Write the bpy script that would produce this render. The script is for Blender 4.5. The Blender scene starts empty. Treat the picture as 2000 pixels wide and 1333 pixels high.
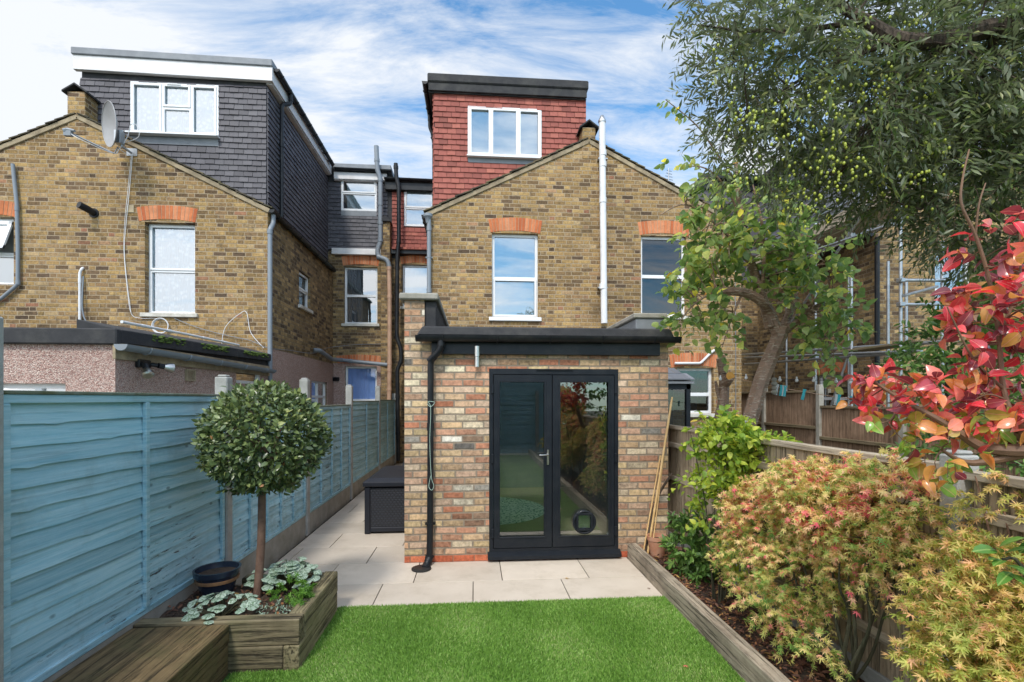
import bpy, bmesh, math, random
import numpy as np
from mathutils import Vector, Matrix
from mathutils.geometry import tessellate_polygon
R = math.radians
sc = bpy.context.scene
col = sc.collection

# ---------------------------------------------------------------- camera
F, CX, HY, TH, EYE = 944.4, 1000.0, 780.0, R(4.42), 1.74
cam = bpy.data.cameras.new('camera'); camo = bpy.data.objects.new('camera', cam); col.objects.link(camo)
cam.sensor_width = 36; cam.lens = 17; cam.clip_end = 500; cam.clip_start = 0.05
cam.shift_y = (HY-666.5)/2000
camo.location = (0, 0, EYE); camo.rotation_euler = (R(90), 0, -TH)
sc.camera = camo
# ---------------------------------------------------------------- sky and sun
SUN_EL, SUN_AZ = R(50), R(-166)      # azimuth measured from +Y towards +X: behind the camera, from the left
w = bpy.data.worlds.new('World'); sc.world = w; w.use_nodes = True
nt = w.node_tree; nt.nodes.clear()
def wn(t, **k):
    n = nt.nodes.new(t)
    for a, b in k.items(): setattr(n, a, b)
    return n
L = nt.links.new
sky = wn('ShaderNodeTexSky', sky_type='NISHITA', sun_disc=False, sun_elevation=SUN_EL, sun_rotation=SUN_AZ)
sky.air_density = 1.0; sky.dust_density = 0.2; sky.ozone_density = 1.6
b1 = wn('ShaderNodeBackground'); b1.inputs[1].default_value = 0.115; tn = wn('ShaderNodeMix', data_type='RGBA', blend_type='MULTIPLY'); tn.inputs[0].default_value = 1; tn.inputs[7].default_value = (.62, 1.0, 1.12, 1); L(sky.outputs[0], tn.inputs[6]); L(tn.outputs[2], b1.inputs[0])
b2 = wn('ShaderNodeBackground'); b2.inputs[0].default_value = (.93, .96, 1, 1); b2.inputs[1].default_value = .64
tc = wn('ShaderNodeTexCoord')
# project the direction on a flat cloud layer, so the streaks thin towards the horizon
sp = wn('ShaderNodeSeparateXYZ'); L(tc.outputs['Generated'], sp.inputs[0])
zz = wn('ShaderNodeMath', operation='MAXIMUM'); L(sp.outputs[2], zz.inputs[0])
# clouds on the sun's side of the sky are the brighter ones
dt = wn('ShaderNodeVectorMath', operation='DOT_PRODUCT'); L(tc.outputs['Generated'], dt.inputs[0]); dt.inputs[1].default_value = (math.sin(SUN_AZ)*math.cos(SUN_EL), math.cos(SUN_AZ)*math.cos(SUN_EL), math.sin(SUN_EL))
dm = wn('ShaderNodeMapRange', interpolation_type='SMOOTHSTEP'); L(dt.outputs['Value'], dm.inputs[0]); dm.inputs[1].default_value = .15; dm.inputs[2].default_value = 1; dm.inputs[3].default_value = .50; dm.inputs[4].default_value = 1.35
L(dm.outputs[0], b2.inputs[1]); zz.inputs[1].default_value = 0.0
za = wn('ShaderNodeMath', operation='ADD'); L(zz.outputs[0], za.inputs[0]); za.inputs[1].default_value = 0.35
dx = wn('ShaderNodeMath', operation='DIVIDE'); L(sp.outputs[0], dx.inputs[0]); L(za.outputs[0], dx.inputs[1])
dy = wn('ShaderNodeMath', operation='DIVIDE'); L(sp.outputs[1], dy.inputs[0]); L(za.outputs[0], dy.inputs[1])
cb = wn('ShaderNodeCombineXYZ'); L(dx.outputs[0], cb.inputs[0]); L(dy.outputs[0], cb.inputs[1])
mp = wn('ShaderNodeMapping'); L(cb.outputs[0], mp.inputs[0]); mp.inputs['Rotation'].default_value = (0, 0, R(38)); mp.inputs['Scale'].default_value = (.75, 2.5, 1)
n1 = wn('ShaderNodeTexNoise'); n1.inputs['Scale'].default_value = 3.6; n1.inputs['Detail'].default_value = 12; n1.inputs['Roughness'].default_value = .66; n1.inputs['Distortion'].default_value = .45
L(mp.outputs[0], n1.inputs[0])
n2 = wn('ShaderNodeTexNoise'); n2.inputs['Scale'].default_value = 1.1; n2.inputs['Detail'].default_value = 3
L(mp.outputs[0], n2.inputs[0])
# the cloud bank thickens to the west (left of the picture)
wx = wn('ShaderNodeMath', operation='MULTIPLY_ADD'); L(dx.outputs[0], wx.inputs[0]); wx.inputs[1].default_value = -.22; wx.inputs[2].default_value = .02
wc = wn('ShaderNodeClamp'); L(wx.outputs[0], wc.inputs[0]); wc.inputs[1].default_value = -.02; wc.inputs[2].default_value = .3
s1 = wn('ShaderNodeMath', operation='MULTIPLY_ADD'); L(n2.outputs[0], s1.inputs[0]); s1.inputs[1].default_value = .55; L(n1.outputs[0], s1.inputs[2])
s2 = wn('ShaderNodeMath', operation='ADD'); L(s1.outputs[0], s2.inputs[0]); L(wc.outputs[0], s2.inputs[1])
rp = wn('ShaderNodeValToRGB'); L(s2.outputs[0], rp.inputs[0])
rp.color_ramp.elements[0].position = .64; rp.color_ramp.elements[0].color = (0.0,)*3+(1,)
rp.color_ramp.elements[1].position = .95; rp.color_ramp.elements[1].color = (.97,)*3+(1,)
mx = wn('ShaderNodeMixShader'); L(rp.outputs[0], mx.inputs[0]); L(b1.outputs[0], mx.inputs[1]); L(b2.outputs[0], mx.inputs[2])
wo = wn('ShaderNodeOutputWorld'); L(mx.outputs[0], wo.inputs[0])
sun = bpy.data.lights.new('sun', 'SUN'); sun.energy = 1.3; sun.angle = R(9); sun.color = (1, .94, .85)
suno = bpy.data.objects.new('sun', sun); col.objects.link(suno)
sd = Vector((math.sin(SUN_AZ)*math.cos(SUN_EL), math.cos(SUN_AZ)*math.cos(SUN_EL), math.sin(SUN_EL)))
suno.rotation_euler = sd.to_track_quat('Z', 'Y').to_euler()
vs = sc.view_settings; vs.view_transform = 'Standard'; vs.look = 'None'; vs.exposure = 1.05; vs.gamma = 1
sc.render.engine = 'CYCLES'

# ---------------------------------------------------------------- survey helpers: sight lines meet known planes
def ray(px, py):
    u = (px-CX)/F; c, s = math.cos(TH), math.sin(TH)
    return (u*c+s, -u*s+c, (HY-py)/F)
def W(px, py, Y):
    r = ray(px, py); k = Y/r[1]; return Vector((k*r[0], Y, EYE+k*r[2]))
def WX(px, py, X):
    r = ray(px, py); k = X/r[0]; return Vector((X, k*r[1], EYE+k*r[2]))
def G(px, py, z=0.0):
    r = ray(px, py); k = (z-EYE)/r[2]; return Vector((k*r[0], k*r[1], z))

# ---------------------------------------------------------------- object helpers
def tag(o, label=None, cat=None, group=None, kind=None):
    if label: o['label'] = label
    if cat: o['category'] = cat
    if group: o['group'] = group
    if kind: o['kind'] = kind
    return o
def wloc(o):
    v = Vector((0, 0, 0))
    while o: v += o.location; o = o.parent
    return v
def thing(name, loc, label, cat, group=None):
    o = bpy.data.objects.new(name, None); col.objects.link(o); o.location = loc; o.empty_display_size = .1
    return tag(o, label, cat, group)
def link(name, me, mat, parent=None):
    o = bpy.data.objects.new(name, me); col.objects.link(o)
    if mat: me.materials.append(mat)
    if parent: o.parent = parent; o.location = -wloc(parent)
    return o
FY = lambda Y: (lambda u, n, z: (u, Y-n, z))       # wall facing the camera, n = outwards
FXp = lambda X: (lambda u, n, z: (X+n, u, z))      # wall facing +X
FXm = lambda X: (lambda u, n, z: (X-n, u, z))      # wall facing -X
ID = lambda x, y, z: (x, y, z)
class MB:
    def __init__(s, m=ID): s.v = []; s.f = []; s.r = []; s.m = m
    def add(s, vs, fs, rnd=0.5):
        b = len(s.v); s.v += [s.m(*p) for p in vs]; s.f += [tuple(b+i for i in f) for f in fs]; s.r += [rnd]*len(fs); return s
    def box(s, a0, a1, b0, b1, c0, c1, rnd=0.5):
        return s.add([(a0,b0,c0),(a1,b0,c0),(a1,b1,c0),(a0,b1,c0),(a0,b0,c1),(a1,b0,c1),(a1,b1,c1),(a0,b1,c1)],
              [(0,3,2,1),(4,5,6,7),(0,1,5,4),(1,2,6,5),(2,3,7,6),(3,0,4,7)], rnd)
    def plate(s, outer, holes=(), n0=0.0, n1=-.25):
        loops = [[Vector((p[0], p[1], 0)) for p in outer]] + [[Vector((p[0], p[1], 0)) for p in h] for h in holes]
        tris = tessellate_polygon(loops); pts = [p for l in loops for p in l]; N = len(pts)
        vs = [(p.x, n0, p.y) for p in pts]+[(p.x, n1, p.y) for p in pts]
        fs = [tuple(t) for t in tris]+[tuple(N+i for i in reversed(t)) for t in tris]
        k = 0
        for l in loops:
            m = len(l)
            for i in range(m): fs.append((k+i, k+(i+1) % m, N+k+(i+1) % m, N+k+i))
            k += m
        return s.add(vs, fs)
    def tube(s, pts, r, n=8, caps=True, rnd=.5):
        pts = [Vector(p) for p in pts]; rs = r if hasattr(r, '__len__') else [r]*len(pts)
        t0 = (pts[1]-pts[0]).normalized(); a = Vector((0,0,1)) if abs(t0.z) < .9 else Vector((1,0,0))
        e1 = t0.cross(a).normalized(); vs = []
        for i, p in enumerate(pts):
            t = (pts[min(i+1, len(pts)-1)]-pts[max(i-1, 0)]).normalized()
            e1 = (e1-t*e1.dot(t)).normalized(); e2 = t.cross(e1)
            for k in range(n):
                an = 2*math.pi*k/n; vs.append(tuple(p+(e1*math.cos(an)+e2*math.sin(an))*rs[i]))
        fs = []
        for i in range(len(pts)-1):
            for k in range(n): fs.append((i*n+k, i*n+(k+1) % n, (i+1)*n+(k+1) % n, (i+1)*n+k))
        if caps: fs.append(tuple(reversed(range(n)))); fs.append(tuple(range((len(pts)-1)*n, len(pts)*n)))
        return s.add(vs, fs, rnd)
    def lathe(s, prof, c=(0,0,0), n=24, rnd=.5):
        vs = []; fs = []
        for (r, z) in prof:
            for k in range(n): a = 2*math.pi*k/n; vs.append((c[0]+r*math.cos(a), c[1]+r*math.sin(a), c[2]+z))
        for i in range(len(prof)-1):
            for k in range(n): fs.append((i*n+k, i*n+(k+1) % n, (i+1)*n+(k+1) % n, (i+1)*n+k))
        fs.append(tuple(reversed(range(n)))); fs.append(tuple(range((len(prof)-1)*n, len(prof)*n)))
        return s.add(vs, fs, rnd)
    def sphere(s, c, r, seg=10, rings=6, sq=(1,1,1), rnd=.5):
        prof = []
        vs = []; fs = []
        for i in range(rings+1):
            t = math.pi*i/rings
            for k in range(seg): a = 2*math.pi*k/seg; vs.append((c[0]+r*sq[0]*math.sin(t)*math.cos(a), c[1]+r*sq[1]*math.sin(t)*math.sin(a), c[2]+r*sq[2]*math.cos(t)))
        for i in range(rings):
            for k in range(seg): fs.append((i*seg+k, (i+1)*seg+k, (i+1)*seg+(k+1) % seg, i*seg+(k+1) % seg))
        return s.add(vs, fs, rnd)
    def build(s, name, mat, parent=None, bevel=0, smooth=False, seg=1):
        me = bpy.data.meshes.new(name); bm = bmesh.new()
        vv = [bm.verts.new(p) for p in s.v]
        rl = bm.faces.layers.float.new('rnd')
        for f, r in zip(s.f, s.r):
            try: fc = bm.faces.new([vv[i] for i in f]); fc[rl] = r
            except ValueError: pass
        if smooth: bmesh.ops.remove_doubles(bm, verts=bm.verts, dist=1e-5)
        bmesh.ops.recalc_face_normals(bm, faces=bm.faces)
        if bevel:
            es = [e for e in bm.edges if len(e.link_faces) == 2 and e.calc_face_angle(0) > .6]
            bmesh.ops.bevel(bm, geom=es, offset=bevel, segments=seg, affect='EDGES', profile=.5, clamp_overlap=True)
        bm.to_mesh(me); bm.free()
        if smooth:
            for p in me.polygons: p.use_smooth = True
            try: me.set_sharp_from_angle(angle=R(40))
            except Exception: pass
        return link(name, me, mat, parent)
def cyl(mb, p0, p1, r, n=10): return mb.tube([p0, p1], r, n)
def rect(u0, u1, z0, z1): return [(u0, z0), (u1, z0), (u1, z1), (u0, z1)]
def smooth_path(pts, k=6):
    P = [Vector(p) for p in pts]; out = []
    for i in range(len(P)-1):
        a = P[max(i-1, 0)]; b = P[i]; c = P[i+1]; d = P[min(i+2, len(P)-1)]
        for j in range(k):
            t = j/k; out.append(.5*((2*b)+(c-a)*t+(2*a-5*b+4*c-d)*t*t+(3*b-a-3*c+d)*t**3))
    out.append(P[-1]); return out

# ---------------------------------------------------------------- materials
class NB:
    def __init__(s, name):
        s.mat = bpy.data.materials.new(name); s.mat.use_nodes = True; s.t = s.mat.node_tree; s.t.nodes.clear()
        s.out = s.n('ShaderNodeOutputMaterial'); s.p = s.n('ShaderNodeBsdfPrincipled'); s.l(s.p.outputs[0], s.out.inputs[0])
    def n(s, t, **k):
        x = s.t.nodes.new(t)
        for a, b in k.items(): setattr(x, a, b)
        return x
    def l(s, a, b): s.t.links.new(a, b)
    def setin(s, sock, v):
        if hasattr(v, 'is_output') or isinstance(v, bpy.types.NodeSocket): s.l(v, sock)
        else:
            if hasattr(sock.default_value, '__len__') and len(sock.default_value) == 4 and len(v) == 3: v = tuple(v)+(1,)
            sock.default_value = v
    def math(s, op, a, b=0.0, c=None, clamp=False):
        x = s.n('ShaderNodeMath', operation=op, use_clamp=clamp); s.setin(x.inputs[0], a); s.setin(x.inputs[1], b)
        if c is not None: s.setin(x.inputs[2], c)
        return x.outputs[0]
    def pos(s): return s.n('ShaderNodeNewGeometry').outputs['Position']
    def obj(s): return s.n('ShaderNodeTexCoord').outputs['Object']
    def noise(s, vec, scale, detail=4, rough=.55, stretch=None, dist=0):
        if stretch:
            m = s.n('ShaderNodeMapping'); s.l(vec, m.inputs[0]); m.inputs['Scale'].default_value = stretch; vec = m.outputs[0]
        x = s.n('ShaderNodeTexNoise'); s.l(vec, x.inputs['Vector']); x.inputs['Scale'].default_value = scale
        x.inputs['Detail'].default_value = detail; x.inputs['Roughness'].default_value = rough; x.inputs['Distortion'].default_value = dist
        return x.outputs[0]
    def ramp(s, fac, stops, interp='LINEAR'):
        x = s.n('ShaderNodeValToRGB'); s.l(fac, x.inputs[0]); cr = x.color_ramp; cr.interpolation = interp
        while len(cr.elements) < len(stops): cr.elements.new(.5)
        for e, (p, c) in zip(cr.elements, stops):
            e.position = p; e.color = (c if len(c) == 4 else tuple(c)+(1,)) if hasattr(c, '__len__') else (c, c, c, 1)
        return x.outputs[0]
    def mix(s, fac, a, b, mode='MIX'):
        x = s.n('ShaderNodeMix', data_type='RGBA', blend_type=mode); s.setin(x.inputs[0], fac); s.setin(x.inputs[6], a); s.setin(x.inputs[7], b); return x.outputs[2]
    def bump(s, h, dist=.005, strength=1.0):
        x = s.n('ShaderNodeBump'); s.l(h, x.inputs['Height']); x.inputs['Distance'].default_value = dist; x.inputs['Strength'].default_value = strength
        s.l(x.outputs[0], s.p.inputs['Normal'])
    def fin(s, color, rough=.7, metal=0.0, spec=.5):
        s.setin(s.p.inputs['Base Color'], color); s.setin(s.p.inputs['Roughness'], rough); s.p.inputs['Metallic'].default_value = metal
        s.p.inputs['Specular IOR Level'].default_value = spec; return s.mat
def pm(name, c1, c2=None, scale=6, rough=.7, bump=.002, bscale=60, metal=0, spec=.5, stretch=None, dirt=None, dirt_amt=.5, dscale=2.0):
    b = NB(name); v = b.pos(); c2 = c2 or tuple(x*.8 for x in c1)
    f = b.noise(v, scale, 6, .6, stretch); f = b.ramp(f, [(.32, 0.0), (.68, 1.0)])
    c = b.mix(f, c1, c2)
    if dirt:
        d = b.ramp(b.noise(v, dscale, 8, .7), [(.48, 0.0), (.75, 1.0)]); c = b.mix(b.math('MULTIPLY', d, dirt_amt), c, dirt)
    if bump: b.bump(b.noise(v, bscale, 5, .6, stretch), bump)
    return b.fin(c, rough, metal, spec)
def wall_uv(b):
    g = b.n('ShaderNodeNewGeometry'); s1 = b.n('ShaderNodeSeparateXYZ'); b.l(g.outputs['Position'], s1.inputs[0])
    s2 = b.n('ShaderNodeSeparateXYZ'); b.l(g.outputs['True Normal'], s2.inputs[0])
    k = b.math('GREATER_THAN', b.math('ABSOLUTE', s2.outputs[0]), .6)
    u = b.math('MULTIPLY_ADD', b.math('SUBTRACT', s1.outputs[1], s1.outputs[0]), k, s1.outputs[0])
    return u, s1.outputs[2], g.outputs['Position']
def brick_mat(name, palette, mortar, bw=.225, bh=.075, flemish=True, mw=.010, stain=(.09,.075,.05), stain_amt=.35, jit=.5, soot=0.0, wscale=3.2, rag=.008):
    b = NB(name); u, v, P = wall_uv(b)
    wob = b.noise(P, wscale, 3, .6); wob2 = b.noise(P, 45, 3, .6)
    v = b.math('MULTIPLY_ADD', b.math('SUBTRACT', wob, .5), .02, v); u = b.math('MULTIPLY_ADD', b.math('SUBTRACT', wob2, .5), .006, u)
    row = b.math('FLOOR', b.math('DIVIDE', v, bh)); fv = b.math('SUBTRACT', v, b.math('MULTIPLY', row, bh))
    odd = b.math('FLOORED_MODULO', row, 2.0)
    Pd = bw*1.5 if flemish else bw
    wr = b.n('ShaderNodeTexWhiteNoise', noise_dimensions='1D'); b.l(row, wr.inputs['W'])
    off = b.math('MULTIPLY_ADD', b.math('SUBTRACT', wr.outputs[0], .5), bw*.22, b.math('MULTIPLY', odd, Pd/2))
    u2 = b.math('ADD', u, off)
    k = b.math('FLOOR', b.math('DIVIDE', u2, Pd)); lu = b.math('SUBTRACT', u2, b.math('MULTIPLY', k, Pd))
    if flemish:
        h = b.math('GREATER_THAN', lu, bw); lu = b.math('SUBTRACT', lu, b.math('MULTIPLY', h, bw)); wd = b.math('MULTIPLY_ADD', h, -bw/2, bw)
        ident = b.math('MULTIPLY_ADD', k, 2.0, h)
    else: wd = bw; ident = k
    du = b.math('MINIMUM', lu, b.math('SUBTRACT', wd, lu)); dv = b.math('MINIMUM', fv, b.math('SUBTRACT', bh, fv))
    d = b.math('MINIMUM', du, dv)
    rg = b.noise(P, 60, 4, .75)
    d = b.math('MULTIPLY_ADD', b.math('SUBTRACT', rg, .5), rag, d)
    mask = b.n('ShaderNodeMapRange', interpolation_type='SMOOTHSTEP'); b.l(d, mask.inputs[0]); mask.inputs[1].default_value = mw*.3; mask.inputs[2].default_value = mw*.75
    cv = b.n('ShaderNodeCombineXYZ'); b.l(ident, cv.inputs[0]); b.l(row, cv.inputs[1])
    wn_ = b.n('ShaderNodeTexWhiteNoise', noise_dimensions='2D'); b.l(cv.outputs[0], wn_.inputs['Vector'])
    sr = b.n('ShaderNodeSeparateColor'); b.l(wn_.outputs['Color'], sr.inputs[0])
    c = b.ramp(sr.outputs[0], palette, 'LINEAR')
    var = b.noise(P, 26, 5, .7)
    big = b.noise(P, .7, 3, .6)
    br = b.math('ADD', b.math('MULTIPLY_ADD', sr.outputs[1], jit, 1-jit*.55), b.math('ADD', b.math('MULTIPLY', b.math('SUBTRACT', var, .5), 2.0), b.math('MULTIPLY', b.math('SUBTRACT', big, .5), .9)))
    cc = b.n('ShaderNodeCombineXYZ')
    for i in range(3): b.l(br, cc.inputs[i])
    c = b.mix(1.0, c, cc.outputs[0], 'MULTIPLY')
    mo = b.mix(b.noise(P, 14, 4, .7), tuple(x*.62 for x in mortar), mortar)
    c = b.mix(mask.outputs[0], mo, c)
    st = b.ramp(b.noise(P, 1.6, 7, .68), [(.5, 0.0), (.78, 1.0)])
    c = b.mix(b.math('MULTIPLY', st, stain_amt), c, stain)
    if soot:
        s3 = b.ramp(b.noise(P, 9, 6, .75), [(.56, 0.0), (.74, 1.0)]); c = b.mix(b.math('MULTIPLY', s3, soot), c, (.035,.03,.025))
    hgt = b.math('ADD', b.math('MULTIPLY', mask.outputs[0], .8), b.math('MULTIPLY', b.noise(P, 110, 4, .65), .55))
    b.bump(hgt, .007, .9)
    return b.fin(c, .92, 0, .25)
def c255(r, g, b_): return tuple(((x/255+.055)/1.055)**2.4 if x > 10 else x/3295 for x in (r, g, b_))

M = {}
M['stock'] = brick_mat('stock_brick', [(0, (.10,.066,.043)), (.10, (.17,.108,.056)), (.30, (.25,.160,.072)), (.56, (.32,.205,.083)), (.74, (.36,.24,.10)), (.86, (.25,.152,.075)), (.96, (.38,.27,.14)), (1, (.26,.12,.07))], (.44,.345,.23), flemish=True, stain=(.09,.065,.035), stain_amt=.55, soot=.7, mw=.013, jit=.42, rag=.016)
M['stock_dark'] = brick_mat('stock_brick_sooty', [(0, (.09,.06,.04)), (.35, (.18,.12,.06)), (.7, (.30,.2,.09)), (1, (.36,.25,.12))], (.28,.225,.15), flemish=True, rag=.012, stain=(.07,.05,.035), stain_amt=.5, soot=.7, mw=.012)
M['reclaimed'] = brick_mat('reclaimed_brick', [(0, (.22,.16,.11)), (.06, (.40,.16,.09)), (.18, (.45,.27,.18)), (.36, (.46,.30,.19)), (.56, (.53,.40,.22)), (.70, (.48,.25,.16)), (.84, (.52,.38,.27)), (.94, (.60,.51,.35)), (.98, (.72,.66,.56)), (.994, (.07,.06,.055)), (1, (.05,.045,.045))],
                           (.34,.275,.205), flemish=False, stain=(.12,.085,.05), stain_amt=.45, jit=.5, soot=.6, mw=.0165, rag=.015)
M['redbrick'] = brick_mat('red_plinth_brick', [(0, (.42,.10,.05)), (1, (.52,.16,.08))], (.4,.2,.13), flemish=False, stain_amt=.3)
def rnd_mat(name, stops, rough=.7, bump=.002, bscale=60, spec=.4, noise_amt=.5, stain=None):
    b = NB(name); a = b.n('ShaderNodeAttribute', attribute_name='rnd'); c = b.ramp(a.outputs['Fac'], stops); P = b.pos()
    f = b.math('MULTIPLY_ADD', b.math('SUBTRACT', b.noise(P, 18, 5, .65), .5), noise_amt*2, 1.0)
    cc = b.n('ShaderNodeCombineXYZ'); [b.l(f, cc.inputs[i]) for i in range(3)]
    c = b.mix(1.0, c, cc.outputs[0], 'MULTIPLY')
    if stain: c = b.mix(b.math('MULTIPLY', b.ramp(b.noise(P, 1.4, 6, .7), [(.5, 0.0), (.75, 1.0)]), .5), c, stain)
    b.bump(b.noise(P, bscale, 4, .6), bump); return b.fin(c, rough, 0, spec)
M['arch'] = rnd_mat('orange_rubbed_brick', [(0, (.40,.11,.045)), (.5, (.52,.17,.07)), (1, (.58,.24,.12))], .9, .004, 80, .2, .35, (.2,.09,.05))
M['archmortar'] = pm('arch_mortar', (.42,.30,.2), rough=.95)
M['redtile'] = rnd_mat('red_clay_tile', [(0, (.20,.060,.045)), (.5, (.29,.085,.065)), (1, (.38,.125,.09))], .75, .003, 50, .35, .3, (.22,.06,.05))
M['slatetile'] = rnd_mat('charcoal_plain_tile', [(0, (.050,.047,.056)), (.5, (.072,.068,.080)), (1, (.098,.093,.105))], .62, .002, 60, .5, .2, (.09,.085,.09))
M['greyslate'] = rnd_mat('blue_grey_slate', [(0, (.11,.12,.14)), (.5, (.14,.15,.175)), (1, (.18,.19,.22))], .5, .002, 50, .5, .2)
M['rooftile'] = rnd_mat('weathered_roof_tile', [(0, (.05,.045,.035)), (.5, (.09,.075,.055)), (1, (.15,.12,.07))], .9, .004, 50, .2, .5, (.10,.11,.04))
M['verge'] = pm('verge_mortar', (.42,.34,.22), (.22,.17,.11), 5, .95, .006, 60, dirt=(.07,.06,.04), dirt_amt=.6)
M['upvc'] = pm('white_upvc', (.78,.79,.80), (.72,.73,.74), 3, .28, 0, dirt=(.5,.48,.43), dirt_amt=.25)
M['whitepaint'] = pm('white_fascia_paint', (.72,.71,.71), (.62,.60,.60), 2, .5, .001, 30, dirt=(.4,.37,.33), dirt_amt=.35)
M['sill'] = pm('painted_stone_sill', (.62,.60,.55), (.5,.47,.4), 5, .8, .002, 60, dirt=(.2,.18,.14), dirt_amt=.6, dscale=5)
M['concrete'] = pm('aged_concrete', (.36,.34,.30), (.25,.235,.20), 4, .93, .004, 90, dirt=(.12,.12,.07), dirt_amt=.6, dscale=3)
M['post'] = pm('concrete_post', (.40,.40,.38), (.27,.275,.26), 7, .93, .004, 120, dirt=(.16,.16,.12), dirt_amt=.5, dscale=5)
M['felt'] = pm('roofing_felt', (.020,.021,.024), (.034,.034,.037), 8, .85, .004, 160, dirt=(.12,.115,.10), dirt_amt=.4, dscale=3)
M['lead'] = pm('lead_flashing', (.16,.175,.195), (.22,.235,.255), 5, .55, .002, 30, dirt=(.09,.09,.10), dirt_amt=.4)
M['blackpl'] = pm('black_plastic', (.009,.010,.013), (.014,.016,.019), 5, .4, 0, spec=.3, dirt=(.09,.085,.075), dirt_amt=.3, dscale=4)
M['greypl'] = pm('grey_plastic_pipe', (.17,.20,.235), (.21,.235,.26), 4, .45, 0, dirt=(.1,.1,.09), dirt_amt=.3)
M['tanpl'] = pm('tan_plastic_pipe', (.50,.32,.22), (.44,.27,.18), 4, .5, 0, dirt=(.18,.12,.07), dirt_amt=.5)
M['whitepl'] = pm('white_plastic', (.70,.70,.71), (.62,.63,.65), 4, .4, 0, dirt=(.35,.33,.3), dirt_amt=.25)
M['steel'] = pm('galvanised_steel', (.46,.48,.50), (.32,.34,.36), 9, .42, .001, 60, metal=.85)
M['chrome'] = pm('brushed_steel', (.62,.60,.56), (.45,.44,.42), 8, .3, .0005, 50, metal=1.0)
M['doorblack'] = pm('anthracite_frame', (.009,.012,.017), (.012,.015,.020), 3, .42, 0, spec=.25, dirt=(.07,.07,.07), dirt_amt=.15, dscale=6)
def pebble():
    b = NB('pebbledash'); P = b.pos()
    v = b.n('ShaderNodeTexVoronoi'); b.l(P, v.inputs['Vector']); v.inputs['Scale'].default_value = 85
    s = b.n('ShaderNodeSeparateColor'); b.l(v.outputs['Color'], s.inputs[0])
    c = b.ramp(s.outputs[0], [(0, (.42,.24,.20)), (.3, (.62,.40,.34)), (.6, (.76,.54,.46)), (.85, (.86,.70,.61)), (1, (.54,.39,.35))])
    e = b.ramp(v.outputs['Distance'], [(.0, 1.0), (.8, .4)]); c = b.mix(1.0, c, e, 'MULTIPLY')
    st = b.ramp(b.noise(P, 1.2, 6, .65), [(.45, 0.0), (.75, 1.0)]); c = b.mix(b.math('MULTIPLY', st, .35), c, (.30,.20,.17))
    b.bump(e, .012); return b.fin(c, .9, 0, .2)
M['pebble'] = pebble()
def wood(name, c1, c2, axis, rough=.8, dark=(.03,.025,.018), dark_amt=.5, moss=None, scale=5, gb=.004, knots=True):
    b = NB(name); P = b.pos(); st = [22, 22, 22]; st[axis] = 1.1
    g = b.noise(P, scale*.25, 8, .7, tuple(st), .8); c = b.mix(b.ramp(g, [(.3, 0.0), (.7, 1.0)]), c1, c2)
    st2 = [38, 38, 38]; st2[axis] = 1.3
    cr = b.ramp(b.noise(P, 1.0, 5, .75, tuple(st2), .3), [(.51, 0.0), (.61, 1.0)]); c = b.mix(b.math('MULTIPLY', cr, dark_amt), c, dark)
    bl = b.ramp(b.noise(P, 2.3, 6, .65), [(.45, 0.0), (.75, 1.0)]); c = b.mix(b.math('MULTIPLY', bl, dark_amt*.9), c, tuple(x*1.3 for x in dark))
    if moss: c = b.mix(b.math('MULTIPLY', b.ramp(b.noise(P, 3.5, 7, .7), [(.5, 0.0), (.72, 1.0)]), .6), c, moss)
    h = b.math('SUBTRACT', g, b.math('MULTIPLY', cr, .8)); b.bump(h, gb); return b.fin(c, rough, 0, .3)
M['sleeperY'] = wood('weathered_sleeper_y', (.27,.215,.16), (.50,.43,.33), 1, dark=(.04,.03,.02), dark_amt=.85)
M['sleeperYp'] = wood('mossy_sleeper_y', (.20,.165,.09), (.40,.34,.20), 1, dark=(.02,.016,.01), dark_amt=.85, moss=(.13,.13,.05))
M['sleeperYd'] = wood('dark_sleeper_y', (.10,.070,.034), (.24,.165,.08), 1, dark=(.02,.015,.008), dark_amt=.8, moss=(.12,.12,.045))
M['sleeperX'] = wood('dark_sleeper_x', (.14,.11,.06), (.30,.25,.155), 0, dark=(.015,.012,.008), dark_amt=.85, moss=(.11,.115,.05))
M['fencewoodZ'] = wood('pale_fence_board', (.33,.25,.17), (.56,.45,.32), 2, dark=(.07,.055,.035), dark_amt=.75)
M['fencewoodY'] = wood('pale_fence_rail', (.40,.33,.25), (.55,.47,.36), 1, dark=(.12,.095,.07), dark_amt=.6)
M['brownZ'] = wood('brown_fence_board', (.22,.135,.085), (.42,.29,.20), 2, dark=(.06,.035,.02), dark_amt=.7)
M['brownY'] = wood('brown_fence_rail', (.17,.13,.08), (.24,.19,.12), 1, dark=(.06,.045,.03), dark_amt=.5, moss=(.13,.13,.05))
def cherrybark():
    b = NB('ringed_bark'); P = b.pos(); n1_ = b.noise(P, 9, 5, .7); c = b.mix(b.ramp(n1_, [(.3, 0.0), (.7, 1.0)]), (.16,.095,.062), (.32,.205,.14))
    f = b.ramp(b.noise(P, 1.0, 3, .6, (16, 16, 75), .2), [(.53, 0.0), (.62, 1.0)]); c = b.mix(b.math('MULTIPLY', f, .75), c, (.52,.42,.33)); b.bump(f, .006); return b.fin(c, .5, 0, .5)
M['bark'] = cherrybark()
M['barkdark'] = wood('dark_bark', (.07,.05,.035), (.14,.105,.08), 2, dark=(.025,.02,.015), dark_amt=.5, gb=.006)
M['barkgreen'] = wood('green_bark', (.045,.048,.028), (.095,.085,.05), 2, dark=(.04,.04,.02), dark_amt=.4)
M['barkred'] = pm('brown_stem', (.20,.11,.06), (.13,.075,.045), 12, .7, .002, 60)
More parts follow.
